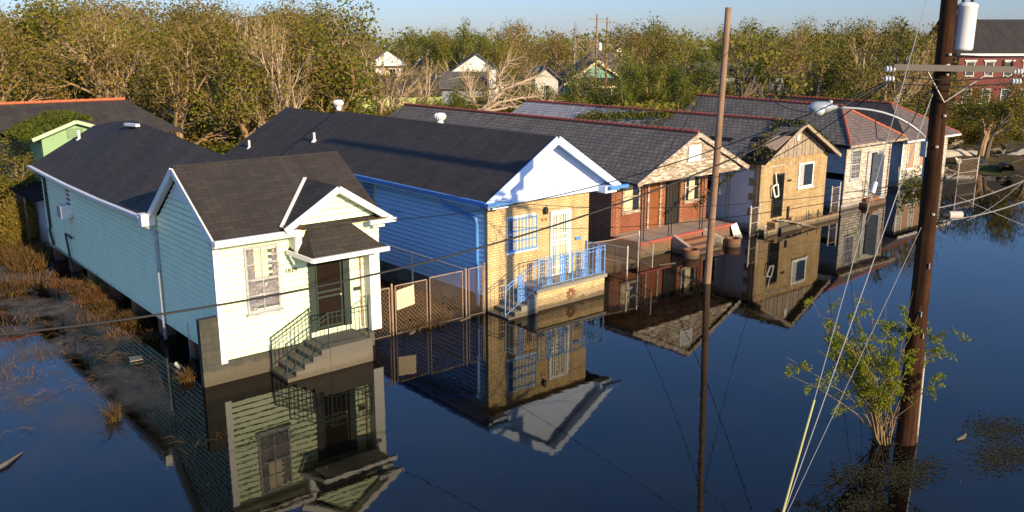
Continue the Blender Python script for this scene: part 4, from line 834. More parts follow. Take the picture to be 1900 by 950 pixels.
for z_, s_ in ((8.75,.03),(8.35,.02),(7.5,.05),(6.85,-.05),(5.4,.02)): q = p1(z_)-Vector((FW.x,FW.y,0)).normalized()*.19+RT*s_; b = MB(); b.lathe((q.x,q.y,q.z-.03), [(0,0),(.035,.01),(.035,.05),(0,.06)], 8); b.build('bolt', M['galv'], P1)
qa = p1(8.55)-Vector((FW.x,FW.y,0)).normalized()*.28; b = MB(); b.tube([qa, qa-RT*.25+Vector((0,0,-.10)), qa-RT*.42+Vector((0,0,-.14))], [.02,.03,.015], 7); b.build('dead_end_clamp', plain('clamp_bone', (.6,.55,.45), .5), P1)
# street lamp on the pole
SLp = empty('street_lamp', tuple(p1(7.05)), 'pale grey cobra head street lamp on a curved arm off the dark pole', 'street lamp')
lt, lb, at_ = Vector((16.92,10.16,7.66)), Vector((17.3,9.84,7.66)), p1(6.98)-RT*.17
b = MB(); b.tube([at_+(lb-at_)*(k/10)+Vector((0,0,.24*math.sin(math.pi*(k/10)**.8))) for k in range(11)], .024, 10); b.build('lamp_arm', M['lamp'], SLp, True)
b = MB(); dl = (lt-lb).normalized(); b.tube([lb-dl*.02, lb+dl*.07, lb+dl*.12, lb+dl*.22, lb+dl*.45, lb+dl*.58], [.05,.055,.095,.125,.125,.04], 14); hd = b.build('lamp_head', M['lamp'], SLp, True)
g_ = lb+dl*.36; b = MB(); b.lathe((g_.x,g_.y,g_.z-.17), [(0,0),(.09,.01),(.14,.08),(.15,.14)], 14); b.build('lens', plain('lamp_glass', (.55,.6,.62), .15), hd, True)
b = MB(); b.lathe((lb.x+dl.x*.12,lb.y+dl.y*.12,lb.z+.07), [(.045,0),(.045,.07),(0,.09)], 8); b.build('photocell', M['galv'], hd)
for z_, dx in ((2.6,.05),(3.1,-.04),(4.2,.03)):
    q = p1(z_)-Vector((FW.x,FW.y,0)).normalized()*.205+RT*dx; b = MB(); b.bar(q, q+Vector((0,0,.12)), .07, .012, tuple(RT)); b.build('metal_tag', M['galv'], P1)
bx = p1(6.78)-RT*.22; b = MB(); b.box(bx.x-.06,bx.x+.06,bx.y-.06,bx.y+.06,6.62,6.95); b.build('control_box', M['lamp'], SLp)
b = MB(); b.tube([p1(7.0)-RT*.2, p1(6.1)-RT*.21], .02, 6); b.build('conduit', M['lamp'], SLp)
b = MB(); q = RT*.24; b.tube([p1(-.3)+q*1.05, p1(1.2)+q*1.0, p1(2.2)+q*.97], .035, 8); b.build('conduit', M['galv'], P1)
cf = p1(5.35)+RT*.6; b = MB(); b.tube([cf-RT*.15, cf+RT*.13], .085, 14); so_ = empty('splice_case', tuple(cf), 'pale cylindrical cable splice case beside the dark pole', 'cable box'); b.build('case', paint('pale_plastic', (.55,.47,.42), .6, .3), so_)
b = MB(); b.tube([cf-RT*.16, cf-RT*.3], [.085,.05], 12)
for k in range(7):
    a = p1(5.5-.06*k)+RT*.22; b.tube([a, a+RT*.1+Vector((0,0,-.12)), a+RT*(.2)+Vector((0,0,-.05-.03*k)), cf-RT*.18+Vector((0,0,.04-.02*k))], .012, 5)
b.tube([p1(5.2)+RT*.2, p1(5.0)+RT*.3, p1(4.95)+RT*.45, cf-RT*.05+Vector((0,0,-.12))], .012, 5); b.build('cable_loops', M['black'], so_)

P2 = empty('utility_pole', (26.72,19.9,0), 'slender pale brown pole standing in water before the red brick house', 'utility pole')
def p2(z): return Vector((26.72+.017*z, 19.92-.0145*z, z))
b = MB(); b.tube([p2(z) for z in (-.6,0,3,6,9,10.2)], [.145,.14,.13,.122,.115,.11], 16); b.build('shaft', M['pole2'], P2, True)
b = MB(); q = p2(8.8); b.bar(q+RT*.1, q+RT*.28, .04); b.lathe((q.x+RT.x*.2,q.y+RT.y*.2,8.75), [(.03,0),(.05,.03),(.05,.1),(0,.12)], 8); b.build('wire_bracket', M['iron'], P2)

# ---------------------------------------------------------------- cables
def cable(name, A, B, sag, r, mat, label, cat='cable', t1=1.0, wig=.0, group=None):
    A, B = Vector(A), Vector(B); n = 48; pts = []
    for i in range(n+1):
        t = t1*i/n; p = A+(B-A)*t-Vector((0,0,4*sag*t*(1-t))); p.z += wig*math.sin(i*1.7)*math.sin(i*.6); pts.append(p)
    b = MB(); b.tube(pts, r, 6); return tag(b.build(name, mat), label, cat, group)
AL = (aL.x, aL.y, 8.25)
cable('overhead_cable', AL, (1.84,12.86,5.23), .88, .017, M['black'], 'thick black cable sagging across the picture to the left edge', t1=1.15)
cable('service_drop', AL, (13.3,21.9,3.9), .65, .012, M['black'], 'black service wire from the pole to the mint house corner')
cable('service_drop', AL, (30.5,24.1,3.35), .75, .014, M['black'], 'black service wire from the dark pole to the red brick gable')
cable('overhead_cable', tuple(p2(8.8)+RT*.2), AL, 1.35, .013, M['black'], 'black cable looping low between the two poles')
cable('service_drop', tuple(p2(8.75)), (27.9,24.15,3.5), .35, .011, M['black'], 'thin wire dropping from the slender pole to the red brick eave', wig=.01)
cable('service_drop', tuple(p2(8.75)+RT*.12), (36.4,24.5,4.35), .5, .011, M['black'], 'thin wire from the slender pole to the torn roof corner', wig=.01)
cable('telephone_cable', (18.95,8.4,6.05), (17.9,28.4,2.7), .85, .008, M['black'], 'lower thin telephone wire crossing the tan brick front', wig=.01)
cable('telephone_cable', (18.95,8.4,6.15), (11.82,18.82,5.48), .62, .007, M['black'], 'upper thin telephone wire crossing the blue wall')
cable('telephone_cable', (18.95,8.4,6.35), (42.6,24.4,1.75), .5, .008, M['black'], 'thin wire from the dark pole to the gold brick house')
cable('telephone_cable', (18.95,8.4,6.2), (45.2,24.4,1.2), .3, .008, M['black'], 'thin wire from the dark pole to the white hip roof house')
cable('telephone_cable', (19.1,8.3,5.5), (22.9,7.2,6.3), .13, .014, M['greycable'], 'pale twisted cable leaving the pole to the right, uppermost')
cable('telephone_cable', (19.1,8.3,5.2), (22.9,7.15,5.75), .15, .016, M['greycable'], 'pale cable through the splice case to the right edge')
cable('telephone_cable', (19.5,7.8,5.25), (23,7.9,5.9), .12, .006, M['greycable'], 'hair thin wire under the splice case')
cable('telephone_cable', (19.7,8.1,5.7), (23,6.2,4.2), .02, .006, M['greycable'], 'hair thin wire slanting down to the right edge')
cable('overhead_cable', tuple(p1(8.75)+RT*.05), (40,6,9.5), .4, .01, M['black'], 'black wire from the pole towards the red house roof')
AN = Vector((13.93,8.34,-.1))
cable('guy_wire', (18.80,8.55,11.6), AN, 0, .008, M['guywire'], 'bright guy wire from the pole top, leftmost of the guys', 'guy wire')
cable('guy_wire', (18.85,8.52,8.05), AN+Vector((.03,0,0)), 0, .010, M['guywire'], 'bright guy wire fixed just below the crossarm', 'guy wire')
cable('guy_wire', (18.9,8.45,5.2), AN+Vector((.08,-.02,0)), 0, .005, M['guywire'], 'thin slack guy wire lowest of the three', 'guy wire')
d_ = (Vector((18.80,8.55,11.6))-AN); b = MB(); b.tube([AN, AN+d_*.195], .022, 8); tag(b.build('guy_guard', M['yellow']), 'yellow plastic guard sleeve on the foot of the guy wire', 'guy guard')
q = AN+d_*.53; b = MB(); b.tube([q, q+d_.normalized()*.22], [.05,.05], 10); tag(b.build('guy_insulator', M['porcelain']), 'white strain insulator part way up the guy wire', 'insulator')

# ================================================================ vegetation
def rv(r, a=1): return Vector((r.uniform(-a,a), r.uniform(-a,a), r.uniform(-a,a)))
def quad(b, p, s, r, asp=1.6):
    n = rv(r).normalized(); a = n.orthogonal().normalized(); a.rotate(Matrix.Rotation(r.uniform(0,6.28), 3, n)); c = n.cross(a)
    a *= s*.5*asp; c *= s*.5
    k = len(b.v); b.v += [tuple(p-a), tuple(p+c*.9), tuple(p+a), tuple(p-c*.9)]; b.f.append((k,k+1,k+2,k+3))
def flatq(b, p, s, r):
    a = r.uniform(0,6.28); u_ = Vector((math.cos(a),math.sin(a),r.uniform(-.15,.15)))*s; v_ = Vector((-math.sin(a),math.cos(a),r.uniform(-.15,.15)))*s*r.uniform(.2,.5)
    k = len(b.v); b.v += [tuple(p-u_), tuple(p+v_), tuple(p+u_), tuple(p-v_)]; b.f.append((k,k+1,k+2,k+3))
def grow(tr, tw, lf, p, d, L, rr, lev, maxlev, r, P):
    segs = 4 if lev < maxlev else 3; pts = [p.copy()]; rs = [rr]
    q = p.copy(); dd = d.copy()
    for i in range(segs):
        dd = (dd + rv(r, P['wob']) + Vector((0,0,P['lift']))*(.5 if lev else 0)).normalized(); q = q+dd*L/segs; pts.append(q.copy()); rs.append(rr*(1-.62*(i+1)/segs))
    (tr if lev < P.get('trunklev',2) else tw).tube(pts, rs, max(3, 7-2*lev), False)
    if lev >= maxlev:
        for i in range(P['leaves']):
            t = r.random(); k = min(segs-1, int(t*segs)); a = pts[k]+(pts[k+1]-pts[k])*r.random(); quad(lf, a+rv(r, P['lr']), P['ls']*r.uniform(.6,1.4), r)
        return
    n = P['kids'][lev]
    for i in range(n):
        t = (r.uniform(.35,1) if lev else r.uniform(P.get('t0',.3),1)); k = min(segs-1, int(t*segs)); a = pts[k]+(pts[k+1]-pts[k])*(t*segs-k)
        ax = dd.orthogonal().normalized(); ax.rotate(Matrix.Rotation(2*math.pi*(i*.382+r.random()*.2), 3, dd)); nd = (dd*math.cos(P['ang'])+ax*math.sin(P['ang'])).normalized()
        grow(tr, tw, lf, a, nd, L*P['ratio']*r.uniform(.7,1.2)*(1.15-.45*t), rs[k]*.62, lev+1, maxlev, r, P)
    if P.get('leadleaf', True): grow(tr, tw, lf, pts[-1], dd, L*P['ratio']*.8, rs[-1], lev+1, maxlev, r, P)
def proto(name, seed, P, bark, leaf, cat, stems=1):
    r = random.Random(seed); tr, tw, lf = MB(), MB(), MB()
    for s in range(stems):
        a = 2*math.pi*s/max(1,stems)+r.random(); sp_ = P.get('splay',.0) if stems > 1 else .05
        d = Vector((math.cos(a)*sp_, math.sin(a)*sp_, 1)).normalized()
        grow(tr, tw, lf, Vector((math.cos(a)*.1*(stems>1), math.sin(a)*.1*(stems>1), -.2)), d, P['h']*r.uniform(.8,1), P['r'], 0, P['lev'], r, P)
    zm = max(v[2] for v in tw.v+lf.v+tr.v)
    o = bpy.data.objects.new(name, None); COL.objects.link(o); o.empty_display_size = .3; OFF[o.name] = Vector((0,0,0)); o['category'] = cat
    tr.build('trunk', bark, o)
    if lf.v:
        base = len(tw.v); c = tw.build('branches', bark, o) if tw.v else None
        lf.build('crown', leaf, o)
    elif tw.v: tw.build('branches', bark, o)
    return [o, zm, False]
L_ = dict
PR = {
 'green': [proto('leafy_tree', s, L_(h=3.6,r=.16,lev=3,kids=(7,5,4),ang=.75,ratio=.56,wob=.22,lift=.12,leaves=22,lr=.42,ls=.068), M['bark'], M['leafG'], 'tree') for s in (1,2,3)],
 'brown': [proto('brown_leaf_tree', s, L_(h=3.8,r=.14,lev=3,kids=(7,5,4),ang=.7,ratio=.56,wob=.28,lift=.12,leaves=15,lr=.44,ls=.062), M['bark'], M['leafB'], 'tree') for s in (11,12,13)],
 'pale': [proto('bare_pale_tree', s, L_(h=4.6,r=.17,lev=4,kids=(4,4,3,3),ang=.5,ratio=.62,wob=.22,lift=.16,leaves=1,lr=.15,ls=.10), M['palebark'], M['leafB'], 'tree', 2) for s in (21,22)],
 'dark': [proto('bare_dark_tree', s, L_(h=4.6,r=.24,lev=4,kids=(4,4,3,3),ang=.55,ratio=.62,wob=.25,lift=.12,leaves=2,lr=.2,ls=.13), M['darkbark'], M['leafG'], 'tree') for s in (31,32)],
 'sapl': [proto('sapling_clump', s, L_(h=4.2,r=.07,lev=3,kids=(6,4,3),ang=.4,ratio=.45,wob=.10,lift=.18,leaves=20,lr=.26,ls=.058,splay=.45), M['palebark'], M['leafL'], 'tree', 7) for s in (41,42)],
 'bush': [proto('bush', s, L_(h=1.1,r=.05,lev=3,kids=(4,4,3),ang=.7,ratio=.62,wob=.3,lift=.05,leaves=26,lr=.30,ls=.062,splay=.8), M['bark'], M['leafG'], 'bush', 7) for s in (51,52)],
 'bbush': [proto('brown_bush', s, L_(h=1.1,r=.045,lev=3,kids=(4,4,3),ang=.75,ratio=.65,wob=.35,lift=.03,leaves=18,lr=.28,ls=.055,splay=.8), M['bark'], M['leafB'], 'bush', 7) for s in (61,62)],
}
GR = {'green': ('olive green leafy tree in the woods behind the houses','leafy trees in the woods'), 'brown': ('brown-leaved tangled tree in the woods behind the houses','brown trees in the woods'),
 'pale': ('bare pale-barked tree standing among the woods','bare pale trees in the woods'), 'dark': ('bare dark-trunked tree standing among the woods','bare dark trees in the woods'),
 'sapl': ('clump of upright fresh green saplings in the woods','sapling clumps'), 'bush': ('low green bush at the edge of the woods','green bushes'), 'bbush': ('low brown dry bush at the edge of the woods','brown bushes')}
def ray_xy(u, d):   # ground position seen in column u (photo is 1900 wide) at horizontal forward distance d
    f = Vector((math.cos(TH), math.sin(TH), 0)); return f*d + RT*(d*math.cos(PIT)*(u-950)/1625*1.0)
def put(kind, x, y, H_, label=None, seed=None, tilt=0, squash=1):
    r = random.Random(seed if seed is not None else int(x*97+y*31)); pr = r.choice(PR[kind]); o, zm, used = pr
    if used: o = copy_tree(o)
    pr[2] = True; s = H_/zm; o.location = (x, y, max(0, gh(x,y))-.05); o.rotation_euler = (tilt*r.uniform(-1,1), tilt, r.uniform(0,6.28)); o.scale = (s*squash, s*squash, s)
    if label: o['label'] = label; o.pop('group', None) if 'group' in o else None
    else: o['label'], o['group'] = GR[kind]
    return o
# view corridors: (u0,u1, photo row of the lowest thing to keep visible, distance of that thing)
CORR = [(675,832,190,104),(672,752,140,149),(752,800,125,149),(862,945,165,90),(983,1012,150,97),(1068,1165,172,136),(1275,1430,135,129),(1755,1900,186,110)]
def mg(d): return 1.5*1625/d
def cap_h(u, d):
    if u < 640: top = 9+ (78-R.uniform(-30,50))*d/1660
    elif u < 1130: top = 9+(78-R.uniform(28,76))*d/1660
    elif u < 1500: top = 9+(78-R.uniform(22,74))*d/1660
    else: top = 9+(78-R.uniform(26,78))*d/1660
    for a, b_, v, dd in CORR:
        if a-mg(d) < u < b_+mg(d) and d < dd: top = min(top, 9-(v-78)*d/1660*1.02)
    return top
boxes = [(8,24,20,50),(-6,18,42,60),(26,36,20,49),(35,43,20,46),(43,51,20,38.5),(53,61.5,20,41),(50,67,80,98),(73,92,118,138),(50,61,68,80),(62,70,68,82),(88,108,88,106),(98,116,93,114),(97,122,68,92),(25,35,71,82),(107,133,32,58)]
def free(x, y, m_=1.5):
    for a, b_, c, d in boxes:
        if a-m_ < x < b_+m_ and c-m_ < y < d+m_: return False
    return True
cnt = {k: 0 for k in PR}
tot = 0; rows = [52,56,60,65,71,78,86,95,105,118,132,150,170]
for d in rows:
    step = 1625*(3.4+d*.012)/d; u = -40+R.uniform(0,step)
    while u < 1960:
        uu = u+R.uniform(-.35,.35)*step; dd = d*R.uniform(.97,1.04); p = ray_xy(uu, dd); u += step
        if d < 62 and uu > 1290: continue
        if uu > 1740 and d < 112: continue
        if p.y < 30 or not free(p.x, p.y): continue
        hh_ = cap_h(uu, dd); veil = hh_ < 4.5 and R.random() < .15
        if veil: hh_ = R.uniform(6, 8.6)
        h = min(hh_, 16)-gh(p.x,p.y)
        if h < 1.4: continue
        if veil: k = R.choice(['pale','pale','dark'])
        elif h < 3.2: k = R.choice(['bush','bbush'])
        elif uu < 640: k = R.choices(['green','brown','pale','dark'], [2.2,6,2.4,.4])[0]
        elif uu < 1130: k = R.choices(['green','brown','pale','sapl'], [2.5,5,1.4,1.4])[0]
        elif uu < 1350: k = R.choices(['green','brown','sapl','dark'], [4,2,1.5,.6])[0]
        else: k = R.choices(['green','brown','dark'], [3.5,3,1.6])[0]
        put(k, p.x, p.y, h, squash=R.uniform(.95,1.3)); cnt[k] += 1
# undergrowth right behind the row
for i in range(130):
    dd = R.uniform(50,74); uu = R.uniform(0,1340); p = ray_xy(uu, dd)
    if not free(p.x, p.y, .6): continue
    h = R.uniform(2.0,4.2); k = R.choice(['bush','bbush','bbush']); put(k, p.x, p.y, h, squash=1.4); cnt[k] += 1
u = 560
while u < 1345:
    dd = R.uniform(61.5, 67); p = ray_xy(u, dd); v = R.uniform(150, 182)
    if 672 < u < 840: v = R.uniform(190, 198)
    h = 9-(v-78)*dd/1660
    if free(p.x, p.y, .3): k = R.choice(['green','brown','brown','sapl','pale']); put(k, p.x, p.y, h, squash=1.25 if k != 'pale' else .8)
    u += R.uniform(16, 30)
# named trees
for i, (u, d, h, kd, lab) in enumerate((
  (455,58,10.6,'pale','bare pale tree with forked trunks left of the dark vent'), (525,56,10.8,'pale','tall bare pale tree rising behind the front house ridge'), (560,66,11,'pale','slim pale leafless tree right of the forked pale pair'),
  (700,70,9.9,'pale','lone pale trunk in front of the white cottage'), (1180,60,8.6,'sapl','fresh green sapling clump fanning out behind the grey roof'), (1230,64,8.8,'sapl','second green sapling clump right of the fanned one'),
  (1375,66,10.2,'dark','dark bare tree just right of the slender pole'), (1440,70,10.6,'dark','dark forked bare tree above the hip roof'), (1465,62,9.6,'dark','leaning dark bare tree behind the grey hip roof'),
  (1625,70,10.8,'pale','big pale limbed tree behind the street lamp'), (1665,74,10.6,'dark','dark trunked tree close to the crossarm insulators'),(1690,72,9.8,'pale','pale limbed tree left of the dark pole'))):
    p = ray_xy(u, d); put(kd, p.x, p.y, h, lab, seed=100+i)
for i, (u, d, h, kd, lab) in enumerate(((880,72,7.6,'brown','thin brown-leaved tree veiling the grey-blue wall'),(915,76,8.0,'pale','bare pale tree across the grey-blue wall'),(1000,78,7.6,'brown','brown tree half covering the narrow white gable'),(975,72,8.6,'pale','bare pale tree left of the narrow white gable'),(775,80,8.3,'pale','bare pale tree over the lime green house roof end'),(1060,90,8.2,'pale','bare pale tree at the left of the teal bungalow'))):
    p = ray_xy(u, d); put(kd, p.x, p.y, h, lab, seed=400+i, squash=.9)
ft = empty('fallen_tree', tuple(ray_xy(890,60.5)), 'broken pale tree limbs lying over the brush behind the red brick house roof', 'fallen tree')
r = random.Random(12); b = MB(); b2 = MB()
def rp_(u, v, d): q = ray_xy(u, d); return Vector((q.x, q.y, 9-(v-78)*d/1660))
for path, r0 in (([(868,222,60.5),(900,196,60.4),(935,166,60.6),(965,152,61),(1003,138,61.5)],.17), ([(880,214,60),(925,188,60.1),(965,180,60.3),(1010,176,60.6)],.12), ([(900,205,59.8),(950,196,59.9),(1000,200,60),(1030,184,60.2)],.10), ([(930,170,60.7),(925,140,61),(945,112,61.4)],.08), ([(890,206,60.2),(872,176,60.4),(868,140,60.8)],.08)):
    P_ = [rp_(*q) for q in path]; n = len(P_); b.tube(P_, [r0*(1-.75*i/(n-1)) for i in range(n)], 7, False)
    for i in range(46):
        t = r.uniform(.15,1)*(n-1); k = min(n-2, int(t)); a = P_[k]+(P_[k+1]-P_[k])*(t-k); d0 = ((P_[k+1]-P_[k]).normalized()*.7+rv(r,.8)).normalized()*r.uniform(.5,1.9); m_ = a+d0*.5+rv(r,.12); b2.tube([a, m_, a+d0+rv(r,.15)], [.03,.018,.006], 4, False)
b.build('trunk', M['palebark'], ft); b2.build('branches', M['palebark'], ft)
for u, d, h, lab in ((1107,118,12.5,'far wooden utility pole with small white transformer, left of the pair'),(1126,121,12.2,'far wooden utility pole, right of the pair above the teal bungalow')):
    q = ray_xy(u, d); o = empty('utility_pole', (q.x,q.y,0), lab, 'utility pole'); b = MB(); b.tube([(q.x,q.y,-.2),(q.x,q.y,h)], [.16,.12], 10); b.build('shaft', M['bark'], o)
    b = MB(); b.bar(Vector((q.x,q.y,h-.6))-RT*1.2, Vector((q.x,q.y,h-.6))+RT*1.2, .1); b.build('crossarm', M['bark'], o)
    if u < 1110: b = MB(); g = q+RT*.45; b.lathe((g.x,g.y,7.9), [(.2,0),(.26,.03),(.26,.95),(.1,1.05)], 12); b.build('transformer', M['whitemetal'], o)
# vine draped tree and debris on the right bank
p = Vector((71.5,28.2,0)); put('green', p.x, p.y, 6.6, 'vine draped olive tree on the far bank below the red house', seed=5, squash=1.5); put('brown', p.x+2.6, p.y-2.2, 5.6, 'rust coloured vine covered tree at the right edge', seed=6, squash=1.4)
put('dark', 70.5, 27.4, 5.4, 'dead trunk inside the vine draped tree', seed=8)
for i in range(26):
    x_, y_ = R.uniform(74,104), R.uniform(30,62)
    if 78 < x_ and (y_ > 30) and free(x_, y_): put(R.choice(['bush','bbush']), x_, y_, R.uniform(1.2,2.3), squash=1.6)
for i in range(14):
    u = R.uniform(1745,1900); p = ray_xy(u, R.uniform(95,104)); put(R.choice(['bush','bbush','green']), p.x, p.y, R.uniform(1.6,2.4), squash=1.6)
# olive thicket at the far left
for i, (x_, y_, h, kd) in enumerate(((7.4,47.5,4.6,'green'),(6.2,49.5,5.4,'green'),(4.8,47.6,4.4,'brown'),(9.2,46.9,4.9,'green'),(3.0,50.5,5.6,'brown'),(7.0,51.5,6.2,'brown'),(6.0,45.0,2.6,'bbush'),(4.6,43.8,2.0,'bbush'),(2.5,45,2.6,'bush'))):
    put(kd, x_, y_, h, squash=1.3, seed=300+i)
put('bbush', 8.1, 43.9, 2.5, 'rusty orange creeper bush on the end of the board fence', seed=7, squash=.5)
# unused prototypes removed
for k in PR:
    for o, zm, used in PR[k]:
        if not used:
            for ch in list(o.children): bpy.data.objects.remove(ch)
            bpy.data.objects.remove(o)
# distant wood: one mass
b = MB(); r = random.Random(77)
for i in range(50000):
    uu = r.uniform(-60,1960); dd = r.uniform(175,420); p = ray_xy(uu, dd); top = 10.2+1.4*math.sin(uu*.035+dd)+.9*math.sin(uu*.11+dd*.07); quad(b, Vector((p.x,p.y,r.uniform(.3,1)*top)), r.uniform(.35,.9), r, 1.2)
tag(b.build('distant_wood', M['leafG']), 'far off hazy green wood along the horizon', 'wood', None, 'stuff')
# shrub at the foot of the dark pole
sh_ = empty('shrub', (18.6,8.75,0), 'leafy yellow-green shrub growing out of the water at the dark pole foot', 'shrub')
r = random.Random(9); st, lf = MB(), MB()
for i in range(34):
    a = r.uniform(0,6.28); lean = r.uniform(.2,1.0); 
    tgt = RT*(math.cos(a)*lean*1.9-.55)+Vector((FW.x,FW.y,0)).normalized()*(math.sin(a)*lean*.8-.2); h = r.uniform(2.2,3.9)*(1.1-.3*lean)
    p0 = Vector((18.62+r.uniform(-.15,.15), 8.72+r.uniform(-.15,.15), -.1)); pts = [p0+(tgt*(t**1.5))+Vector((0,0,h*t))+rv(r,.09) for t in (0,.2,.4,.6,.8,1)]
    st.tube(pts, [.022,.018,.014,.011,.008,.004], 5, False)
    for j in range(9):
        t = r.uniform(.3,1); k = min(4, int(t*5)); a0 = pts[k]+(pts[k+1]-pts[k])*(t*5-k); dv = (rv(r)+Vector((0,0,.25))).normalized()*r.uniform(.2,.55)*(1.2-t*.4); tip = a0+dv
        st.tube([a0, a0+dv*.5+rv(r,.03), tip], [.006,.005,.002], 3, False)
        if t > .45 or r.random() < .15:
            for q in range(int(52*(t+.1))): quad(lf, a0+dv*r.uniform(.2,1.1)+rv(r,.07), r.uniform(.024,.046), r, 2.0)
st.build('stems', plain('brown_twigs', (.17,.11,.05), .8, 0, .3), sh_); lf.build('foliage', M['leafS'], sh_)
# small shrub before the boarded house and weeds
wd_ = empty('shrub', (53.5,25,0), 'small green shrub in front of the boarded white house', 'shrub'); lf = MB(); st = MB()
for i in range(60):
    p0 = Vector((54.5+r.uniform(-2,2.6), 25.1+r.uniform(-.3,.3), 0)); q = p0+Vector((r.uniform(-.4,.4),r.uniform(-.3,.3),r.uniform(.3,1.3))); st.tube([p0,q],[.012,.005],3,False)
    for j in range(14): quad(lf, p0+(q-p0)*r.uniform(.3,1.1)+rv(r,.1), .11, r)
st.build('stems', M['bark'], wd_); lf.build('foliage', M['leafL'], wd_)
def blades(name, label, cat, spots, mat, hh=(.2,.7), kind='stuff', lay=.5, wd=.012):
    b = MB(); r = random.Random(len(spots)*3+5)
    for (x_, y_, rad_, n) in spots:
        for i in range(n):
            a = r.uniform(0,6.28); q = rad_*math.sqrt(r.random()); p = Vector((x_+q*math.cos(a), y_+q*math.sin(a), 0)); p.z = max(-.02, gh(p.x,p.y)-.02)
            if kind is None: q = abs(r.gauss(0,rad_*.6)); p = Vector((x_+q*math.cos(a), y_+q*math.sin(a), -.02))
            h = r.uniform(*hh)*(math.exp(-(q/rad_)**2)*.8+.2 if kind is None else 1); dv = Vector((r.uniform(-1,1),r.uniform(-1,1),0))*h*lay; s = Vector((r.uniform(-1,1),r.uniform(-1,1),0)).normalized()*wd
            m_ = p+dv*.35+Vector((0,0,h*.6)); t = p+dv+Vector((0,0,h*r.uniform(.3,.95)))
            k = len(b.v); b.v += [tuple(p-s),tuple(p+s),tuple(m_+s*.7),tuple(m_-s*.7),tuple(t)]; b.f += [(k,k+1,k+2,k+3),(k+3,k+2,k+4)]
    return tag(b.build(name, mat), label, cat, None, kind)
blades('dry_grass', 'golden brown dry grass on the bank at far left', 'grass', [(7.6,41.5,1.5,900),(6.0,42.5,1.6,500),(4.2,43.5,2.2,700),(7.4,39.6,.8,500),(2.0,45,2.5,700),(8.2,44.2,.8,500)], M['drygrass'], (.2,.75), wd=.014, lay=.9)
blades('dry_weeds', 'brown dead weeds tangled behind the rusty gates', 'weeds', [(15.4,23.6,1.5,1200),(15.6,25.2,1.6,1200),(15,27,1.6,900),(15.5,30,1.6,700),(24.6,24.5,1.5,900),(25,27,1.6,700)], M['deadweed'], (.1,.45), lay=1.6)
for i, (x_, y_, rd, n, h, lab) in enumerate(((8.15,32.6,.55,420,(.3,1.0),'rust brown weed clump tallest beside the mint wall'),(7.9,31.3,.4,220,(.2,.6),'brown weed clump just below the tallest one'),(8.1,29.3,.5,330,(.2,.6),'pale tan weed clump in water beside the mint wall'),(8.15,27.2,.3,90,(.1,.4),'thin weed sprig near the downspout foot'),(8.0,34.5,.35,160,(.2,.6),'dark weed tuft farthest along the mint wall'),(7.75,22.9,.2,60,(.2,.6),'orange-brown weed sprig by the concrete block pier'),(5.41,21.48,.16,46,(.15,.75),'spiky dead reed tuft standing alone in the blue water'))):
    b = blades('weed_clump', lab, 'weeds', [(x_,y_,rd*1.25,int(n*2.6))], M['drygrass'], h, None, 1.2)
    if 'kind' in b: del b['kind']
b = blades('green_weed', 'fresh green weed growing against the mint wall', 'weeds', [(8.3,33.3,.2,120)], M['leafL'], (.3,1.1), None, .5, .02)
blades('dead_weeds', 'sparse dead brown weeds standing in the shallow water at left', 'weeds', [(6.9,37.5,1.2,260),(5.6,36.5,1.6,220),(7.7,35.8,.6,260),(7.4,30.3,.6,160),(4.6,31.5,1.6,150),(3.8,26.5,1.2,120),(5.4,27.6,.7,60),(7.5,28.0,.5,90),(3.2,33.5,1.8,160)], M['drygrass'], (.08,.4), wd=.008, lay=1.2)
# floating mats of dead stalks
b = MB(); r = random.Random(31)
for (x_, y_, sx, sy, n) in ((4.2,26.2,1.6,.7,150),(4.4,24.2,1.5,.5,160),(6.3,28.5,.8,2.2,130),(3.6,30,1.6,1.8,170),(5.5,33.5,1.3,2.5,240),(6.8,26.0,.4,1.2,60),(3,22.2,.8,.5,40),(7.4,24.6,.3,.8,50),(4.6,36.5,2,2,240),(6.6,18.9,.8,.35,30)):
    for i in range(int(n*.6)):
        c = Vector((r.gauss(x_,sx*.6), r.gauss(y_,sy*.6), .012+r.random()*.03)); a = r.gauss(.3,1.3); L = r.uniform(.06,.42); dv = Vector((math.cos(a),math.sin(a),0))*L
        if c.x > 8.2: continue
        b.tube([c, c+dv*.5+Vector((0,0,r.uniform(0,.10)))+rv(r,.03), c+dv+Vector((0,0,r.uniform(-.02,.04)))], [.002,.0035,.0015], 3, False)
tag(b.build('floating_stalks', M['drygrass']), 'dead straw stalks floating on the water at left', 'debris', None, 'stuff')
b = MB()
for (x_, y_, sx, sy, n) in ((19.9,6.6,.9,.45,1300),(17.6,7.6,1.0,.5,1500),(16.6,8.3,.8,.4,500),(21.4,7.2,.9,.6,1400),(20.6,6.2,.5,.3,900),(22.2,6.4,.6,.4,700),(15.6,7.6,.7,.3,500),(18.9,8.6,.6,.4,300),(26.5,20.4,.7,.4,120),(28.6,22.9,1.2,.5,260),(6.9,26.8,.15,1.6,200),(7.1,23.5,.15,1.3,200),(8.3,18.2,.9,.2,100),(6.7,30.2,.2,1.6,160)):
    for i in range(n): c = Vector((r.gauss(x_,sx*.55), r.gauss(y_,sy*.55), r.uniform(.004,.02))); flatq(b, c, r.uniform(.02,.05), r)
tag(b.build('floating_weed', M['duckweed']), 'dark sodden leaves floating on the water', 'debris', None, 'stuff')
b = MB()
for i in range(420):
    u = r.uniform(0,1900); d = r.uniform(14,40)**1.0; p = ray_xy(u, d)
    if p.y > 21.5 or p.y < 5: continue
    s = r.uniform(.008,.022); quad(b, Vector((p.x,p.y,.008)), s, r, 1.5)
tag(b.build('floating_specks', M['drygrass']), 'tiny pale specks of trash dotting the dark water', 'debris', None, 'stuff')
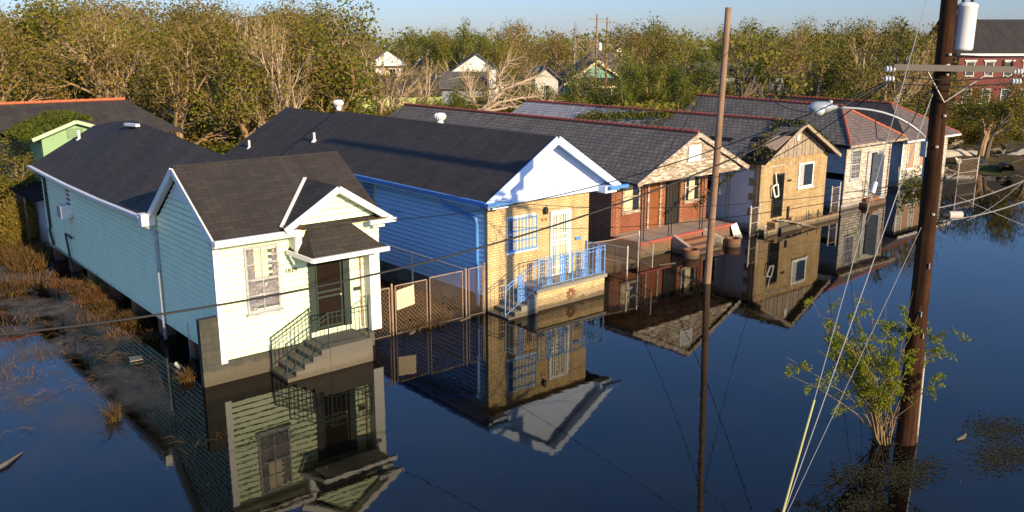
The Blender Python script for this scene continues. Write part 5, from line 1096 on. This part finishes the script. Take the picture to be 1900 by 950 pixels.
def scum_mat():
    mt, n, b_, N, L = newmat('grey_film'); p = geo_pos(N); b_.inputs['Base Color'].default_value = (.13,.11,.085,1); b_.inputs['Roughness'].default_value = .5
    f = noise(N, L, p, .55, 6, .68, (1,.6,1)); r_ = ramp(N, [0,1], [.44,.62]); L.new(f, r_.inputs[0])
    g = coords(N); gr = N.new('ShaderNodeSeparateXYZ'); L.new(g.outputs['Generated'], gr.inputs[0]); mr = N.new('ShaderNodeMapRange'); L.new(gr.outputs[1], mr.inputs[0]); mr.inputs[1].default_value = .0; mr.inputs[2].default_value = .35; mr.inputs[4].default_value = .75
    mm = N.new('ShaderNodeMath'); mm.operation = 'MULTIPLY'; L.new(r_.outputs[0], mm.inputs[0]); L.new(mr.outputs[0], mm.inputs[1])
    t = N.new('ShaderNodeBsdfTransparent'); ms = N.new('ShaderNodeMixShader'); L.new(mm.outputs[0], ms.inputs[0]); L.new(t.outputs[0], ms.inputs[1]); L.new(b_.outputs[0], ms.inputs[2]); L.new(ms.outputs[0], N['Material Output'].inputs[0]); return mt
b = MB(); b.face([(-2,18.5,.005),(6.2,18.5,.005),(7.8,26,.005),(7.9,41,.005),(-2,43,.005)]); tag(b.build('water_scum', scum_mat()), 'thin grey film floating on the water at left', 'debris', None, 'stuff')
# single floating and leaning things
def thing(name, mb, mat, label, cat): return tag(mb.build(name, mat), label, cat)
b = MB(); b.tube([(2.4,20.2,.03),(2.9,20.5,.07),(3.3,20.95,.02)], [.05,.04,.015], 6); thing('driftwood', b, M['palebark'], 'pale forked driftwood stick at the bottom left edge', 'driftwood')
b = MB(); b.tube([(20.0,7.62,.02),(20.25,7.58,.03),(20.5,7.62,.02)], [.02,.05,.02], 6); thing('driftwood', b, M['wood'], 'small brown plank floating right of the shrub', 'driftwood')
b = MB(); b.slab([(7.0,25.3,.05),(7.35,25.25,.06),(7.4,25.6,.05),(7.1,25.75,.04)], .03); thing('floating_bag', b, M['whitemetal'], 'crumpled grey-white scrap floating beside the reflected wall', 'litter')
b = MB(); b.slab([(3.3,30.1,.09),(3.55,30.1,.08),(3.5,30.4,.12),(3.35,30.35,.1)], .07); thing('floating_box', b, M['ply'], 'small tan box floating near the left edge', 'litter')
for i, (x_, y_, L_, a_, mt_, lab) in enumerate(((16.6,22.25,.5,.2,'ply','short pale board floating at the foot of the rusty gates'),(14.6,22.2,.28,.5,'whitemetal','tiny white scrap floating under the sign board gate'),(27.4,22.9,.8,-.3,'wood','dark board floating before the red brick porch'),(44.0,23.2,.7,.4,'wood','broken board floating between gold brick and white houses'),(23.6,21.2,.4,.3,'whitemetal','white strip floating right of the tan brick porch'))):
    b = MB(); b.bar((x_,y_,.015),(x_+L_*math.cos(a_),y_+L_*math.sin(a_),.03),.09,.03); thing('floating_board', b, M[mt_], lab, 'litter')
b = MB(); b.tube([(7.95,23.9,.02),(7.9,24.1,.10),(8.0,24.35,.02)], .06, 6); thing('floating_bundle', b, M['curtain'], 'pale yellow tuft of rubbish near the block pier', 'litter')
b = MB(); b.hexa([(34.05,23.95,-.05),(34.6,23.85,-.05),(34.62,23.9,-.05),(34.07,24.0,-.05)], [(33.95,24.12,.62),(34.3,24.06,.72),(34.32,24.1,.72),(33.97,24.16,.62)]); thing('leaning_panel', b, M['whitemetal'], 'pale panel leaning on the end of the red porch', 'panel')
b = MB(); b.bar((37.3,23.6,.56),(39.2,22.85,.04),.13,.05); thing('broken_plank', b, M['wood'], 'long broken plank lying across the gold brick house steps', 'plank')
b = MB(); b.bar((37.0,23.7,.56),(38.7,23.1,.22),.10,.05); thing('broken_plank', b, M['wood'], 'shorter plank beside the long one on the steps', 'plank')
b = MB(); b.bar((35.3,23.1,-.05),(35.85,23.5,.45),.12,.05); thing('broken_plank', b, M['offwhite'], 'pale board leaning on the low square planter', 'plank')
b = MB(); b.bar((46.9,23.9,.28),(46.6,24.3,1.5),.04,.08); b2 = MB(); b2.bar((49.9,23.9,.0),(50.3,24.3,1.9),.05,.08); thing('fallen_post', b, M['wood'], 'short thin post leaning at the open door steps', 'post'); thing('fallen_post', b2, M['wood'], 'tall thin post standing in the gap right of the open door', 'post')
for i in range(16):
    x_ = R.uniform(38.9,42.2); b = MB() if i == 0 else b; y_ = R.uniform(23.58,23.85); b.tube([(x_,y_,.1),(x_+R.uniform(-.3,.3),y_,.3+R.random()*.35)], .02, 4)
tag(b.build('planter_debris', M['darkwood']), 'black broken twigs piled in the long brick planter', 'debris', None, 'stuff')
b = MB(); b.tube([(65.4,23.9,.35),(66.5,24.6,.35)], .42, 20, False); b.tube([(65.4,23.9,.35),(66.5,24.6,.35)], .36, 20, False); thing('drain_pipe', b, M['iron'], 'black open-ended drain pipe lying on the far bank', 'pipe')
b = MB(); r = random.Random(4)
for i in range(130): c = Vector((r.uniform(61,78), r.uniform(21,33), 0)); c.z = max(0.02, gh(c.x,c.y))+.05; b.bar(c, c+Vector((r.uniform(-.9,.9),r.uniform(-.5,.5),r.uniform(-.05,.25))), r.uniform(.03,.09), .03)
tag(b.build('bank_debris', M['darkbark']), 'scattered broken timber on the far right bank', 'debris', None, 'stuff')
b = MB()
for i in range(26): c = Vector((r.uniform(64,80), r.uniform(26,34), 0)); c.z = gh(c.x,c.y)+.05; quad(b, c+Vector((0,0,.05)), r.uniform(.3,1.1), r, 1.4)
tag(b.build('pale_litter', M['offwhite']), 'pale torn sheets scattered on the far right bank', 'litter', None, 'stuff')
for i, (x0_, y0_, x1_, y1_, lab) in enumerate(((66,31.5,74,28.6,'long pale sand heap on the bank left of the dark trunk'),(74,27.2,82,25.5,'pale sand heap on the bank right of the dark trunk'))):
    b = MB(); n = 14
    pa = []
    for k in range(n+1):
        t = k/n; cx_ = x0_+(x1_-x0_)*t; cy_ = y0_+(y1_-y0_)*t; hh = .55*math.sin(math.pi*t)**.5*(.8+.2*math.sin(k*2.3)); g_ = gh(cx_,cy_); pa.append([(cx_,cy_-1.2,g_-.1),(cx_,cy_-.5,g_+hh*.7),(cx_,cy_,g_+hh),(cx_,cy_+.9,g_-.1)])
    for k in range(n):
        for j in range(3): b.face([pa[k][j],pa[k+1][j],pa[k+1][j+1],pa[k][j+1]])
    tag(b.build('sand_heap', paint('pale_sand', (.50,.44,.36), .9, .3), smooth=True), lab, 'sand heap')
# moss, vines and torn bits on roofs
b = MB(); r = random.Random(8)
def roofz(x_, y_): return hz4(x_)
for (xa, xb, ya, yb, n) in ((38.1,38.8,23.4,25.2,260),(38.9,41.8,23.35,23.65,420),(36.2,38.2,24.4,24.9,120),(35.3,36.4,23.4,25.0,90)):
    for i in range(n): x_ = r.uniform(xa,xb); y_ = r.uniform(ya,yb); quad(b, Vector((x_,y_,hz4(x_)+r.uniform(.0,.14))), r.uniform(.05,.14), r)
tag(b.build('roof_moss', M['moss']), 'moss and leaf litter on the gold brick house gable roof', 'moss', None, 'stuff')
b = MB()
for i in range(260): x_ = r.uniform(31.2,34.8); y_ = 24.05+abs(r.gauss(0,.25)); quad(b, Vector((x_,y_,hz3(x_)+r.uniform(.0,.08))), r.uniform(.04,.12), r)
tag(b.build('roof_moss', M['moss']), 'moss on the right rake of the red brick house roof', 'moss', None, 'stuff')
b = MB()
for i in range(1500):
    t = r.random()**.7; y_ = r.uniform(31.2,37.5); x_ = 35.3+r.random()*3.3; flatq(b, Vector((x_,y_,hz4(x_)+r.uniform(.02,.07))), r.uniform(.05,.14), r)
for i in range(160): x_ = r.uniform(35.4,38.4); y_ = r.uniform(31.5,38.5); z_ = hz4(x_)+.05; b.tube([(x_,y_,z_),(x_+r.uniform(-.3,.3),y_+r.uniform(-.8,.8),z_+r.uniform(0,.3))], .014, 3, False)
tag(b.build('roof_debris', M['leafB']), 'brown branches and leaves littering the rear slate roof', 'debris', None, 'stuff')
b = MB()
for i in range(1600): y_ = r.uniform(31.5,38); x_ = 38.2+(31.5-y_)*.14+r.gauss(0,.25); x_ = max(36,x_); quad(b, Vector((x_,y_,hz4(x_)+abs(r.gauss(0,.07))+.02)), r.uniform(.05,.11), r)
tag(b.build('roof_vine', M['leafG']), 'dark green vine creeping along the rear slate roof', 'vine', None, 'stuff')
b = MB()
for i in range(2600): x_ = r.uniform(8.7,11.6); y_ = r.uniform(43.7,48.6); z_ = 4.8+(min(x_,10.9)-9.05)*.39; quad(b, Vector((x_,y_,z_+r.uniform(0,.16))), r.uniform(.08,.18), r)
tag(b.build('roof_moss', M['leafL']), 'bright green creeper over the left of the green shed roof', 'moss', None, 'stuff')
b = MB()
for i in range(1500): x_ = r.gauss(51.5,1.3) if False else r.uniform(40.2,44.5); y_ = r.uniform(34.6,38.5); quad(b, Vector((x_,y_,r.uniform(3.2,5.3))), r.uniform(.12,.25), r)
tag(b.build('roof_vine', M['leafG']), 'dark green vine hanging between the gold brick and hip roofs', 'vine', None, 'stuff')
b = MB()
for i in range(26): q = Vector((10.45+r.uniform(-.25,.3),21.5+r.uniform(-.06,.06),4.1)); b.tube([q, q+Vector((r.uniform(-.2,.2),r.uniform(-.05,.05),r.uniform(.0,.16)))], .012, 4)
for i in range(20): q = Vector((13.1+r.uniform(-.3,.3),21.33,4.06)); b.tube([q, q+Vector((r.uniform(-.15,.15),0,r.uniform(.0,.06)))], .010, 4)
tag(b.build('gutter_leaves', M['drygrass']), 'dead leaves caught in the mint house entry gutters', 'debris', None, 'stuff')
